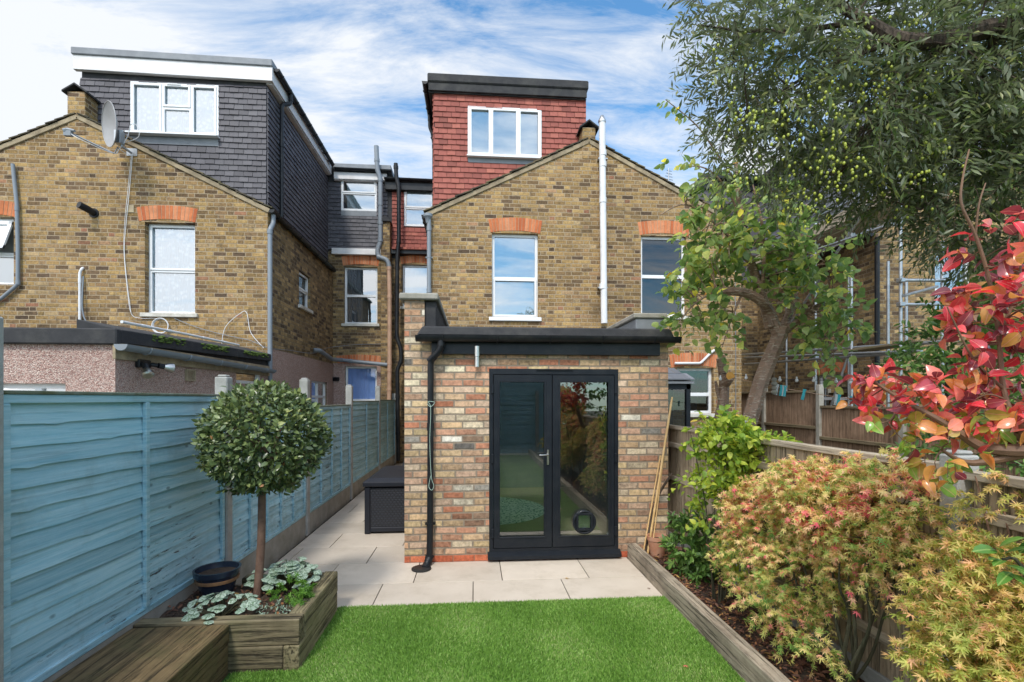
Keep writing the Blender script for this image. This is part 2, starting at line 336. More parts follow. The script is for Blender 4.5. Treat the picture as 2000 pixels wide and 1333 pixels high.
M['cutwood'] = pm('fresh_cut_wood', (.80,.34,.05), (.85,.45,.12), 30, .8, .001, 90)
def bluepaint():
    b = NB('blue_fence_paint'); P = b.pos()
    g = b.noise(P, 1.2, 8, .7, (8, 1.3, 34), .12)
    c = b.mix(b.ramp(g, [(.36, 0.0), (.62, 1.0)]), (.25,.475,.57), (.42,.625,.70))
    gr = b.ramp(b.noise(P, 1.7, 7, .7), [(.5, 0.0), (.75, 1.0)]); c = b.mix(b.math('MULTIPLY', gr, .5), c, (.17,.20,.17))
    # paint flakes lie along the grain, in a few patches only
    fl = b.ramp(b.noise(P, 1.0, 6, .75, (30, 5.0, 60), .6), [(.60, 0.0), (.63, 1.0)]); sz = b.n('ShaderNodeSeparateXYZ'); b.l(P, sz.inputs[0]); pt = b.math('MULTIPLY', b.ramp(b.noise(P, 1.3, 2, .5), [(.50, 0.0), (.58, 1.0)]), b.ramp(sz.outputs[2], [(.75, 1.0), (.98, 0.0)]))
    c = b.mix(b.math('MULTIPLY', fl, pt), c, (.10,.045,.035))
    st = b.ramp(b.noise(P, 1.0, 5, .7, (8, 1.2, 40)), [(.56, 0.0), (.7, 1.0)]); c = b.mix(b.math('MULTIPLY', st, .35), c, (.06,.10,.12))
    ra = b.n('ShaderNodeAttribute', attribute_name='rnd'); pv = b.ramp(ra.outputs['Fac'], [(0, .82), (1, 1.1)]); c = b.mix(1.0, c, pv, 'MULTIPLY')
    vk = b.n('ShaderNodeTexVoronoi'); vk.inputs['Scale'].default_value = 1.0; mk = b.n('ShaderNodeMapping'); b.l(P, mk.inputs[0]); mk.inputs['Scale'].default_value = (3, 3.2, 6); b.l(mk.outputs[0], vk.inputs['Vector'])
    kn = b.ramp(vk.outputs['Distance'], [(.04, 1.0), (.085, 0.0)]); c = b.mix(b.math('MULTIPLY', kn, .55), c, (.05,.075,.08))
    sp_ = b.ramp(b.noise(P, 3.5, 8, .8), [(.50, 0.0), (.70, 1.0)]); lo = b.ramp(sz.outputs[2], [(.25, 1.0), (.85, 0.15)]); c = b.mix(b.math('MULTIPLY', b.math('MULTIPLY', sp_, lo), .55), c, (.13,.15,.11))
    b.bump(b.math('SUBTRACT', g, b.math('MULTIPLY', fl, pt)), .004); return b.fin(c, .8, 0, .2)
M['blue'] = bluepaint()
def slabmat():
    b = NB('porcelain_slab'); P = b.pos(); c = b.mix(b.ramp(b.noise(P, 2.2, 6, .6), [(.32, 0.0), (.68, 1.0)]), (.64,.56,.47), (.55,.475,.39))
    ra = b.n('ShaderNodeAttribute', attribute_name='rnd'); c = b.mix(1.0, c, b.ramp(ra.outputs['Fac'], [(0, .86), (1, 1.06)]), 'MULTIPLY')
    c = b.mix(b.math('MULTIPLY', b.ramp(b.noise(P, 2.6, 9, .75), [(.50, 0.0), (.72, 1.0)]), .45), c, (.33,.27,.19)); c = b.mix(b.math('MULTIPLY', b.ramp(b.noise(P, 40, 4, .8), [(.62, 0.0), (.75, 1.0)]), .35), c, (.25,.20,.15))
    b.bump(b.noise(P, 60, 4, .6), .0008); return b.fin(c, .6, 0, .4)
M['slab'] = slabmat()
M['grout'] = pm('dark_grout', (.025,.02,.015), (.04,.032,.025), 20, .95)
M['soil'] = pm('dark_soil', (.045,.030,.022), (.09,.06,.04), 30, .95, .02, 40)
M['ground'] = pm('garden_earth', (.17,.15,.12), (.10,.11,.06), 2, .95, .01, 20)
M['terracotta'] = pm('terracotta', (.42,.17,.09), (.50,.25,.15), 8, .85, .002, 60, dirt=(.5,.42,.35), dirt_amt=.5, dscale=6)
M['bamboo'] = pm('bamboo', (.55,.34,.13), (.62,.42,.20), 10, .5, .001, 60)
M['rattan'] = None
def rattan():
    b = NB('dark_rattan'); u, v, P = wall_uv(b)
    x = b.math('SINE', b.math('MULTIPLY', u, 2*math.pi/.024)); r = b.math('FLOOR', b.math('DIVIDE', v, .030)); o = b.math('MULTIPLY', b.math('FLOORED_MODULO', r, 2.0), math.pi)
    x = b.math('ABSOLUTE', b.math('SINE', b.math('ADD', b.math('MULTIPLY', u, math.pi/.045), b.math('MULTIPLY', o, .5))))
    y = b.math('ABSOLUTE', b.math('SINE', b.math('MULTIPLY', v, math.pi/.030)))
    h = b.math('MULTIPLY', x, y); c = b.mix(b.ramp(h, [(0, 0.0), (.6, 1.0)]), (.008,.009,.013), (.020,.023,.032)); b.bump(h, .003); return b.fin(c, .5)
M['rattan'] = rattan()
M['boxlid'] = pm('anthracite_lid', (.014,.016,.023), (.020,.022,.03), 3, .45, .001, 90, spec=.3)
def glass(name, fac, tint=(1,1,1), rough=0.0):
    b = NB(name); b.t.nodes.remove(b.p)
    t = b.n('ShaderNodeBsdfTransparent'); t.inputs[0].default_value = tint+(1,); g = b.n('ShaderNodeBsdfGlossy'); g.inputs['Roughness'].default_value = rough
    fr = b.n('ShaderNodeFresnel'); fr.inputs[0].default_value = 1.5
    f = b.math('ADD', b.math('MULTIPLY', fr.outputs[0], 1.0-fac), fac, clamp=True)
    m = b.n('ShaderNodeMixShader'); b.l(f, m.inputs[0]); b.l(t.outputs[0], m.inputs[1]); b.l(g.outputs[0], m.inputs[2]); b.l(m.outputs[0], b.out.inputs[0]); return b.mat
M['doorglass'] = glass('door_glazing', .17, (.90,.96,.93))
M['glass'] = glass('window_glazing', .34, (.86,.92,.95))
M['glassdark'] = glass('window_glazing_clear', .06, (.75,.85,.9))
def cloth(name, c, trans=.4):
    b = NB(name); b.setin(b.p.inputs['Base Color'], c); b.p.inputs['Roughness'].default_value = .9
    t = b.n('ShaderNodeBsdfTranslucent'); t.inputs[0].default_value = tuple(c)+(1,); m = b.n('ShaderNodeMixShader'); m.inputs[0].default_value = trans
    b.l(b.p.outputs[0], m.inputs[1]); b.l(t.outputs[0], m.inputs[2]); b.l(m.outputs[0], b.out.inputs[0]); return b.mat
def lace():
    m_ = cloth('net_curtain', (.8,.84,.86), .02); t_ = m_.node_tree; g_ = t_.nodes.new('ShaderNodeNewGeometry'); v_ = t_.nodes.new('ShaderNodeTexVoronoi'); v_.inputs['Scale'].default_value = 11; t_.links.new(g_.outputs[0], v_.inputs['Vector'])
    r_ = t_.nodes.new('ShaderNodeValToRGB'); r_.color_ramp.elements[0].position = .15; r_.color_ramp.elements[0].color = (.97,.98,.98,1); r_.color_ramp.elements[1].position = .5; r_.color_ramp.elements[1].color = (.66,.73,.78,1); t_.links.new(v_.outputs['Distance'], r_.inputs[0])
    p_ = [n for n in t_.nodes if n.type == 'BSDF_PRINCIPLED'][0]; t_.links.new(r_.outputs[0], p_.inputs[0]); return m_
M['trunkred'] = pm('red_brown_bark', (.12,.065,.045), (.20,.12,.085), 16, .8, .004, 60)
M['net'] = lace(); M['greycurt'] = cloth('grey_curtain', (.30,.30,.32), .2); M['bluecurt'] = cloth('blue_curtain', (.34,.44,.78), .1)
M['blind'] = cloth('pale_blind', (.66,.72,.74), .1)
M['frost'] = cloth('frosted_glass', (.52,.60,.60), .3)
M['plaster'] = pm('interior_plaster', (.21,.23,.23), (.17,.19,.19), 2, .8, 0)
M['floor'] = pm('pale_wood_floor', (.34,.30,.22), (.28,.25,.18), 3, .4, .0005, 30, stretch=(1, 8, 1))
def leafmat(name, stops, rough=.45, trans=.35, mid=None, midw=.04, spec=.5, under=None, veins=False, tcol=1.25):
    b = NB(name); a = b.n('ShaderNodeAttribute', attribute_name='loc'); s = b.n('ShaderNodeSeparateXYZ'); b.l(a.outputs['Vector'], s.inputs[0])
    c = b.ramp(s.outputs[2], stops); P = b.pos()
    f = b.math('MULTIPLY_ADD', b.math('SUBTRACT', b.noise(P, 45, 3, .6), .5), .7, 1.0); cc = b.n('ShaderNodeCombineXYZ'); [b.l(f, cc.inputs[i]) for i in range(3)]
    c = b.mix(1.0, c, cc.outputs[0], 'MULTIPLY')
    if mid:
        ax = b.math('ABSOLUTE', s.outputs[0]); k = b.math('LESS_THAN', ax, midw)
        if veins:
            an = b.math('ARCTAN2', s.outputs[0], b.math('ADD', s.outputs[1], -.12)); wv = b.math('ABSOLUTE', b.math('SINE', b.math('MULTIPLY', an, 4.0)))
            k2 = b.math('LESS_THAN', wv, .22); nz = b.math('GREATER_THAN', b.noise(P, 90, 2, .5), .56); k = b.math('MAXIMUM', b.math('MAXIMUM', k, k2), nz)
        c = b.mix(b.math('MULTIPLY', k, .7), c, mid)
    if under:
        g = b.n('ShaderNodeNewGeometry'); c = b.mix(g.outputs['Backfacing'], c, under)
    b.setin(b.p.inputs['Base Color'], c); b.p.inputs['Roughness'].default_value = rough; b.p.inputs['Specular IOR Level'].default_value = spec
    t = b.n('ShaderNodeBsdfTranslucent'); tc_ = b.mix(1.0, c, (tcol, tcol, tcol*.8), 'MULTIPLY'); b.l(tc_, t.inputs[0]); m = b.n('ShaderNodeMixShader'); m.inputs[0].default_value = trans
    b.l(b.p.outputs[0], m.inputs[1]); b.l(t.outputs[0], m.inputs[2]); b.l(m.outputs[0], b.out.inputs[0]); return b.mat
M['l_olive'] = leafmat('olive_leaves', [(0, (.05,.085,.025)), (.45, (.10,.15,.04)), (.8, (.17,.22,.06)), (1, (.30,.31,.11))], .38, .38, under=(.17,.20,.12))
M['l_plum'] = leafmat('plum_leaves', [(0, (.11,.20,.065)), (.35, (.24,.36,.11)), (.60, (.40,.49,.17)), (.74, (.58,.60,.13)), (.90, (.92,.80,.10)), (1, (.68,.40,.07))], .28, .48)
M['l_red'] = leafmat('red_leaves', [(0, (.16,.03,.045)), (.16, (.36,.07,.09)), (.32, (.80,.05,.07)), (.48, (.90,.22,.20)), (.60, (.85,.32,.10)), (.72, (.50,.34,.08)), (.84, (.38,.45,.08)), (1, (.26,.44,.08))], .22, .35, mid=(.80,.35,.28), midw=.014, spec=.7)
M['l_maple'] = leafmat('maple_leaves', [(0, (.20,.36,.08)), (.20, (.42,.54,.13)), (.38, (.76,.68,.24)), (.58, (.90,.66,.34)), (.74, (.92,.52,.34)), (.88, (.88,.26,.26)), (1, (.86,.15,.22))], .55, .4)
M['l_mapley'] = leafmat('yellow_maple_leaves', [(0, (.30,.38,.07)), (.35, (.54,.55,.13)), (.68, (.78,.62,.22)), (1, (.86,.48,.26))], .55, .4)
M['l_lime'] = leafmat('lime_leaves', [(0, (.14,.26,.04)), (.4, (.34,.46,.06)), (.85, (.60,.64,.09)), (1, (.70,.50,.10))], .45, .45)
M['l_green'] = leafmat('deep_green_leaves', [(0, (.06,.13,.03)), (.5, (.13,.25,.055)), (1, (.26,.40,.10))], .35, .25)
M['l_bay'] = leafmat('topiary_leaves', [(0, (.04,.068,.028)), (.4, (.10,.145,.052)), (.75, (.21,.265,.09)), (.95, (.40,.41,.15)), (1, (.50,.24,.10))], .32, .2, spec=.6)
M['l_silver'] = leafmat('silver_heart_leaves', [(0, (.36,.47,.38)), (1, (.50,.60,.50))], .5, .2, mid=(.06,.15,.05), midw=.03, veins=True)
M['l_fresh'] = leafmat('fresh_green_leaves', [(0, (.09,.22,.03)), (1, (.22,.42,.06))], .5, .35)
M['l_laurel'] = leafmat('laurel_leaves', [(0, (.06,.16,.03)), (1, (.14,.30,.05))], .28, .25, mid=(.30,.42,.12), midw=.02, spec=.6)
M['l_litter'] = leafmat('dead_leaves', [(0, (.09,.04,.03)), (.5, (.22,.10,.06)), (.85, (.38,.17,.07)), (1, (.55,.36,.10))], .6, .1)
M['grass'] = leafmat('artificial_grass', [(0, (.10,.22,.028)), (.5, (.215,.41,.07)), (.85, (.36,.57,.13)), (1, (.55,.60,.28))], .5, .3)
M['grassbase'] = pm('turf_backing', (.05,.14,.015), (.035,.10,.01), 60, .9, .01, 150)
M['olive'] = pm('green_olive', (.36,.40,.04), (.22,.27,.03), 20, .35, 0)
# ---------------------------------------------------------------- building helpers
rs = random.Random(7)
def window(parent, fm, u0, u1, z0, z1, cells=((0,1,.5,1),(0,1,0,.5)), opens=(), recess=.09, gl='glass', sill=None, curtain=None, curt_rect=(0,1,0,1), mat='upvc', bar=.045, vent=False, name='window', waves=9):
    wd, ht = u1-u0, z1-z0
    fr = MB(fm); holes = []; cellr = []
    for (a, b, c, d) in cells:
        la = bar if a > 0.001 else bar*1.5; lb = bar if b < .999 else bar*1.5; lc = bar if c > .001 else bar*1.5; ld = bar if d < .999 else bar*1.5
        r = (u0+a*wd+la*.75, u0+b*wd-lb*.75, z0+c*ht+lc*.75, z0+d*ht-ld*.75); holes.append(rect(*r)); cellr.append(r)
    fr.plate(rect(u0-.004, u1+.004, z0-.004, z1+.004), holes, -recess, -recess-.06)
    for i in opens:
        r = cellr[i]; fr.plate(rect(r[0]-.028, r[1]+.028, r[2]-.028, r[3]+.028), [rect(r[0]+.012, r[1]-.012, r[2]+.012, r[3]-.012)], -recess+.016, -recess+.0005)
    if vent: fr.box(u0+wd*.42, u0+wd*.58, -recess+.017, -recess+.03, z1-.045, z1-.025)
    o = fr.build(name, M[mat], parent, bevel=.004)
    for r in cellr:
        p = MB(fm); p.add([(r[0]-.003, -recess-.03, r[2]-.003), (r[1]+.003, -recess-.03, r[2]-.003), (r[1]+.003, -recess-.03, r[3]+.003), (r[0]-.003, -recess-.03, r[3]+.003)], [(0,1,2,3)])
        p.build('pane', M[gl], o)
    if curtain:
        c = MB(fm); a, b, cc, d = curt_rect; n = 60; x0 = u0+a*wd+.03; x1 = u0+b*wd-.03; vs = []
        for j in (0, 1):
            for i in range(n+1):
                t = i/n; vs.append((x0+(x1-x0)*t, -recess-.058+.014*math.sin(t*waves*6.28+math.sin(t*11)), (z0+cc*ht+.03, z0+d*ht-.02)[j]))
        c.add(vs, [(i, i+1, n+2+i, n+1+i) for i in range(n)]); c.build('curtain', M[curtain], o, smooth=True)
    if sill:
        s = MB(fm); s.box(u0-.06, u1+.06, -recess, .055, z0-.075, z0-.002); s.build('sill', M[sill], o, bevel=.008)
    return o
def arch(parent, fm, u0, u1, z, rise=.05, h=.22, n=13):
    mid = (u0+u1)/2; hw = (u1-u0)/2
    zb = lambda u: z-rise+rise*(1-((u-mid)/hw)**2)
    m = MB(fm); g = .004
    for i in range(n):
        a = u0+(u1-u0)*i/n+g; b = u0+(u1-u0)*(i+1)/n-g
        ta = mid+(a-mid)*1.09; tb = mid+(b-mid)*1.09; j = rs.uniform(-.003, .003)
        za, zc = zb(a), zb(b); pr = .008+j
        vs = [(a,-.12,za),(b,-.12,zc),(b,pr,zc),(a,pr,za),(ta,-.12,za+h),(tb,-.12,zc+h),(tb,pr,zc+h),(ta,pr,za+h)]
        m.add(vs, [(0,3,2,1),(4,5,6,7),(0,1,5,4),(1,2,6,5),(2,3,7,6),(3,0,4,7)], rs.random())
    o = m.build('lintel', M['arch'], parent, bevel=.003)
    k = MB(fm)
    for i in range(n):
        a = u0+(u1-u0)*i/n; b = u0+(u1-u0)*(i+1)/n; ta = mid+(a-mid)*1.09; tb = mid+(b-mid)*1.09
        vs = [(a,-.11,zb(a)+.003),(b,-.11,zb(b)+.003),(b,.003,zb(b)+.003),(a,.003,zb(a)+.003),(ta,-.11,zb(a)+h),(tb,-.11,zb(b)+h),(tb,.003,zb(b)+h),(ta,.003,zb(a)+h)]
        k.add(vs, [(0,3,2,1),(4,5,6,7),(0,1,5,4),(1,2,6,5),(2,3,7,6),(3,0,4,7)])
    k.build('joint', M['archmortar'], o); return o
def tiles(name, parent, fm, u0, u1, z0, z1, mat, holes=(), gauge=.105, tw=.17, n0=0.0, flip=False):
    m = MB(fm); nr = int(math.ceil((z1-z0)/gauge))
    for k in range(nr):
        a = z0+k*gauge; zt = min(a+gauge*1.12, z1); off = (k % 2)*tw*.5+rs.uniform(-.012, .012); nu = int((u1-u0)/tw)+2
        if zt-a < .02: continue
        for i in range(-1, nu):
            x0 = u0+i*tw+off+.003; x1 = x0+tw-.006; x0 = max(x0, u0); x1 = min(x1, u1)
            if x1-x0 < .02: continue
            segs = [(x0, x1)]
            for (h0, h1, g0, g1) in holes:
                if a+gauge*.5 > g0 and a+gauge*.5 < g1:
                    ns = []
                    for (s0, s1) in segs:
                        if s1 <= h0 or s0 >= h1: ns.append((s0, s1)); continue
                        if s0 < h0: ns.append((s0, h0))
                        if s1 > h1: ns.append((h1, s1))
                    segs = ns
            for (s0, s1) in segs:
                if s1-s0 < .015: continue
                j = rs.uniform(-.004, .004); dz0 = rs.uniform(-.004, .004); dz1 = dz0+rs.uniform(-.003, .003); r = min(1, max(0, rs.gauss(.5, .22)))
                vs = [(s0, n0, a+dz0), (s1, n0, a+dz1), (s1, n0+.030+j, a+dz1), (s0, n0+.030+j, a+dz0), (s0, n0, zt), (s1, n0, zt), (s1, n0+.010, zt), (s0, n0+.010, zt)]
                m.add(vs, [(0,3,2,1),(4,5,6,7),(0,1,5,4),(1,2,6,5),(2,3,7,6),(3,0,4,7)], r)
    return m.build(name, M[mat], parent)
def pipe(name, parent, pts, r, mat, collars=(), n=12, clips=()):
    m = MB(); P = [Vector(p) for p in pts]
    # round the elbows a little
    Q = [P[0]]
    for i in range(1, len(P)-1):
        a = (P[i-1]-P[i]).normalized(); b = (P[i+1]-P[i]).normalized(); d = min(r*1.3, (P[i-1]-P[i]).length*.4, (P[i+1]-P[i]).length*.4)
        Q += [P[i]+a*d, P[i]+(a+b)*d*.28, P[i]+b*d]
    Q.append(P[-1]); m.tube(Q, r, n)
    for (i, t) in collars:
        a, b = P[i], P[i+1]; c = a.lerp(b, t); d = (b-a).normalized(); m.tube([c-d*.04, c+d*.04], r*1.17, n)
    for (i, t) in clips:
        a, b = P[i], P[i+1]; c = a.lerp(b, t); d = (b-a).normalized(); m.tube([c-d*.012, c+d*.012], r*1.12, n); m.box(c.x-r*1.6, c.x+r*1.6, c.y+r*.2, c.y+r+.03, c.z-.012, c.z+.012)
    return m.build(name, M[mat], parent, smooth=True)
def gutter(name, parent, p0, p1, r, mat, up=Vector((0,0,1)), brackets=5):
    p0, p1 = Vector(p0), Vector(p1); d = (p1-p0).normalized(); s = d.cross(up).normalized(); m = MB(); n = 10; vs = []
    for p in (p0, p1):
        for rr in (r, r*.9):
            for k in range(n+1):
                a = math.pi*k/n; vs.append(tuple(p+s*math.cos(a)*rr-up*math.sin(a)*rr))
    fs = []; q = n+1
    for k in range(n):
        fs += [(k, k+1, 2*q+k+1, 2*q+k), (q+k, 3*q+k, 3*q+k+1, q+k+1)]
    fs += [(0, 2*q, 3*q, q), (n, q+n, 3*q+n, 2*q+n)]
    for b in (0, 2*q): fs += [(b+k, b+q+k, b+q+k+1, b+k+1) for k in range(n)]
    m.add(vs, fs)
    for b in (0, 1):   # stop ends
        p = (p0, p1)[b]; m.add([tuple(p+s*math.cos(math.pi*k/n)*r*1.03-up*math.sin(math.pi*k/n)*r*1.03-d*(.004 if b == 0 else -.004)) for k in range(n+1)], [tuple(range(n+1))])
    for i in range(brackets):
        p = p0.lerp(p1, (i+.5)/brackets); m.tube([p+s*math.cos(math.pi*k/8)*r*1.08-up*math.sin(math.pi*k/8)*r*1.08 for k in range(9)], .008, 5)
    return m.build(name, M[mat], parent, smooth=True)
def verge(parent, Y, u0, z0, u1, z1, flip=1, over=.05):
    # sloping verge: mortar strip and stepped tile ends from eave (u0,z0) to ridge (u1,z1)
    d = Vector((u1-u0, 0, z1-z0)); Ln = d.length; d.normalize(); nrm = Vector((-d.z, 0, d.x))*(1 if (u1 > u0) else -1)
    m = MB(); a = Vector((u0, 0, z0)); b = Vector((u1, 0, z1)); y0, y1 = Y-over*.55, Y+.3
    k = MB(); nt_ = int(Ln/.16)
    pts = []
    for q in (a, b):
        for (yy, h) in ((y0, -.05), (y1, -.05), (y1, .03), (y0, .03)): pts.append((q.x+nrm.x*h, yy, q.z+nrm.z*h))
    m.add(pts, [(0,1,2,3),(4,7,6,5),(0,4,5,1),(1,5,6,2),(2,6,7,3),(3,7,4,0)])
    mo = m.build('verge', M['verge'], parent, bevel=.006)
    for i in range(nt_):
        t0, t1 = i*Ln/nt_-.03, (i+1)*Ln/nt_+.0; j = rs.uniform(-.006, .006)
        p0 = a+d*t0+nrm*(.055+j); p1 = a+d*t1+nrm*(.035+j); yy = Y-over+rs.uniform(-.01, .01); th = nrm*.02
        vs = [tuple(Vector((0, y, 0))+p+o_) for y in (yy, Y+.32) for p, o_ in ((p0, th*0), (p1, th*0), (p1, th), (p0, th))]
        k.add(vs, [(0,1,2,3),(4,7,6,5),(0,4,5,1),(1,5,6,2),(2,6,7,3),(3,7,4,0)], rs.random())
    k.build('roof_tile', M['rooftile'], mo); return mo
def roof_slope(parent, Y0, Y1, u0, z0, u1, z1, mat='rooftile', name='roof'):
    m = MB(); d = Vector((u1-u0, 0, z1-z0)).normalized(); n_ = Vector((-d.z, 0, d.x))*(1 if u1 > u0 else -1)
    vs = [(p[0]+n_.x*h, y, p[1]+n_.z*h) for y in (Y0, Y1) for p in ((u0, z0), (u1, z1)) for h in (0, .05)]
    m.add(vs, [(0,1,3,2),(4,6,7,5),(0,4,5,1),(2,3,7,6),(1,5,7,3),(0,2,6,4)]); return m.build(name, M[mat], parent)
def ridge_pier(parent, u, Y, z, wd=.30, ht=.42):
    m = MB(); m.box(u-wd/2, u+wd/2, Y-.01, Y+.5, z-.35, z+ht); o = m.build('ridge_pier', M['stock'], parent, bevel=.008)
    c = MB(); a = wd/2+.06
    vs = [(u-a, y, z+ht-.04) for y in (Y-.06, Y+.52)]+[(u, y, z+ht+.10) for y in (Y-.06, Y+.52)]+[(u+a, y, z+ht-.04) for y in (Y-.06, Y+.52)]
    vs += [(x, y, zz+.035) for (x, y, zz) in vs]
    c.add(vs, [(0,2,3,1),(2,4,5,3),(6,7,9,8),(8,9,11,10),(0,6,8,2),(2,8,10,4),(1,3,9,7),(3,5,11,9),(0,1,7,6),(4,10,11,5)]); c.build('pier_cap', M['felt'], o, bevel=.004)
    t = MB(); t.plate([(u-wd/2+.01, z+ht-.05), (u+wd/2-.01, z+ht-.05), (u+wd/2-.05, z+ht+.02), (u, z+ht+.07), (u-wd/2+.05, z+ht+.02)], (), .014-Y+Y, -.02) if False else None
    return o

Yg, Yd, Yb = 9.2, 9.5, 13.3     # outrigger gable, roof dormer front and main rear wall planes
def hole(p0, p1, Y):             # opening from two corner sightings on a wall facing the camera
    a = W(p0[0], p0[1], Y); b = W(p1[0], p1[1], Y); return (a.x, b.x, b.z, a.z)
def holeX(p0, p1, X):
    a = WX(p0[0], p0[1], X); b = WX(p1[0], p1[1], X); y0, y1 = sorted((a.y, b.y)); return (y0, y1, b.z, a.z)

# ================================================================ setting
g = MB(); g.add([(-120,-60,-.03), (120,-60,-.03), (120,160,-.03), (-120,160,-.03)], [(0,1,2,3)]); tag(g.build('ground', M['ground']), kind='structure')
# patio: grout sheet and porcelain slabs laid in staggered rows
g = MB(); g.box(-2.10, 1.66, 4.13, 5.24, -.028, -.010); g.box(-2.10, -.76, 5.24, 13.28, -.028, -.010); tag(g.build('patio_bedding', M['grout']), kind='structure')
g = MB(); offs = [.835, .27, .55, .0, .40, .12, .62, .3, .05, .5, .2, .7, .35, .0, .6, .2]
for r in range(16):
    y0 = 4.05+r*.585; y1 = y0+.5775; x0lim, x1lim = -2.10, (1.66 if r < 2 else -.745)
    yy0 = max(y0, 4.135)
    yy1 = min(y1, 5.215) if r == 1 else y1
    k = -6
    while True:
        a = offs[r]+k*.845; b = a+.8375; k += 1
        if a > x1lim: break
        a2, b2 = max(a, x0lim), min(b, x1lim)
        if b2-a2 < .02: continue
        dz = rs.uniform(-.0015, .0015); g.box(a2, b2, yy0, yy1, -.008, .004+dz, rs.random())
tag(g.build('patio', M['slab'], bevel=.002), kind='structure')

# ================================================================ left terraced house
hl = thing('brick_house', (-7.0, Yg, 0), 'yellow stock brick terraced house on the left with charcoal tiled loft extension', 'house', 'terraced houses seen from the back')
XL = -3.79; zE = 5.2
peakL = W(152, 228, Yg); eaveL = W(524, 414, Yg)
slope = (peakL.z-zE)/(XL-peakL.x)
w1 = hole((283, 434), (381, 613), Yg); w0 = hole((-75, 422), (27, 556), Yg)
m = MB(FY(Yg)); m.plate([(2*peakL.x-XL, 0), (XL, 0), (XL, zE), (peakL.x, peakL.z), (2*peakL.x-XL, zE)], [rect(*w1), rect(*w0)])
m.build('wall', M['stock'], hl)
s1 = holeX((584, 527), (606, 607), XL); s2 = holeX((607, 744), (638, 803), XL)
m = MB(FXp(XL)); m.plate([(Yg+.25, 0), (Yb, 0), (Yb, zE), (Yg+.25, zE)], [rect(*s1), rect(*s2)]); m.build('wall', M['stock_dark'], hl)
m = MB(FXp(XL+.018)); zp = 2.68; m.plate(rect(Yg+.0, Yb-.02, 0, zp), [rect(*s2)], 0, -.017); m.build('render', M['pebble'], hl)['label'] = 'pink pebbledash band along the foot of the wall'
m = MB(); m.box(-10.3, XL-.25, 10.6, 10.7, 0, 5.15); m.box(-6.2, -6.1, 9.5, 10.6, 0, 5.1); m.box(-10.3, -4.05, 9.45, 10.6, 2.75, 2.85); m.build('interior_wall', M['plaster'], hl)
verge(hl, Yg, XL+.04, zE, peakL.x, peakL.z); verge(hl, Yg, 2*peakL.x-XL-.04, zE, peakL.x, peakL.z)
roof_slope(hl, Yg+.31, Yb+3, XL+.05, zE, peakL.x, peakL.z+.03); roof_slope(hl, Yg+.31, Yb+3, 2*peakL.x-XL-.05, zE, peakL.x, peakL.z+.03)
ridge_pier(hl, peakL.x-.02, Yg, peakL.z+.02)
window(hl, FY(Yg), *w1, cells=((0,1,.485,1), (0,1,0,.485)), opens=(0,), recess=.11, sill='sill', curtain='net', gl='glass')
arch(hl, FY(Yg), w1[0]-.10, w1[1]+.01, w1[3]+.06, h=.25, n=15)
window(hl, FY(Yg), *w0, cells=((0,1,.45,1), (0,1,0,.45)), opens=(0,), recess=.09, sill=None, curtain='frost', waves=0, gl='glass')
arch(hl, FY(Yg), w0[0]-.05, w0[1]+.03, w0[3]+.05, h=.25, n=14)
# one top sash stands ajar
a, b, c, d = w0; m = MB(); zt = d-.06; zb_ = c+(d-c)*.5
m.add([(x, y, z) for (y, z) in ((Yg+.07, zt), (Yg-.12, zb_)) for x in (a+.05, b-.05)]+[(x, y-.03, z) for (y, z) in ((Yg+.07, zt), (Yg-.12, zb_)) for x in (a+.05, b-.05)], [(0,1,3,2)])
for (xa, xb, ta, tb) in ((a+.05, b-.05, 0, .12), (a+.05, b-.05, .88, 1), (a+.05, a+.11, 0, 1), (b-.11, b-.05, 0, 1)):
    pa = (Yg+.07+(-.19)*ta, zt+(zb_-zt)*ta); pb = (Yg+.07-.19*tb, zt+(zb_-zt)*tb)
    m.add([(x, y+o_, z) for o_ in (0, -.035) for (y, z) in (pa, pb) for x in (xa, xb)], [(0,1,3,2),(4,6,7,5),(0,4,5,1),(2,3,7,6),(0,2,6,4),(1,5,7,3)])
m.build('open_sash', M['upvc'], hl)
window(hl, FXp(XL), *s1, cells=((0,1,.5,1), (0,1,0,.5)), opens=(0,), recess=.06, sill='sill', gl='glassdark', curtain='greycurt')
window(hl, FXp(XL), *s2, cells=((0,.5,.5,1), (.5,1,.5,1), (0,.5,0,.5), (.5,1,0,.5)), recess=.03, gl='glass', curtain='bluecurt', bar=.035)
# main rear wall, left half of the recess
Xp = W(757, 600, Yb).x
wb1 = hole((672, 521), (737, 633), Yb); wb2 = hole((674, 716), (736, 830), Yb)
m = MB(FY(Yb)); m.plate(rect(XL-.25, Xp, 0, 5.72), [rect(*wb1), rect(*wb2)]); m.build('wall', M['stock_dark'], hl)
m = MB(FY(Yb-.018)); m.plate(rect(XL+.02, Xp-.04, 0, 2.70), [rect(*wb2)], 0, -.016); m.build('render', M['pebble'], hl)
window(hl, FY(Yb), *wb1, opens=(), recess=.09, sill='sill', gl='glass', curtain='greycurt', curt_rect=(0, .55, 0, 1), waves=7)
arch(hl, FY(Yb), wb1[0]-.03, wb1[1]+.03, wb1[3]+.07, h=.25, n=14)
window(hl, FY(Yb), *wb2, cells=((0,1,.42,1), (0,1,0,.42)), recess=.07, gl='glassdark', curtain='bluecurt', waves=6)
arch(hl, FY(Yb), wb2[0]-.18, wb2[1]+.10, wb2[3]+.08, h=.24, n=17)
m = MB(FY(Yb)); a = W(650, 487, Yb); b = W(752, 501, Yb); m.box(a.x, b.x, .0, .12, b.z, a.z); m.build('fascia', M['whitepaint'], hl, bevel=.004)
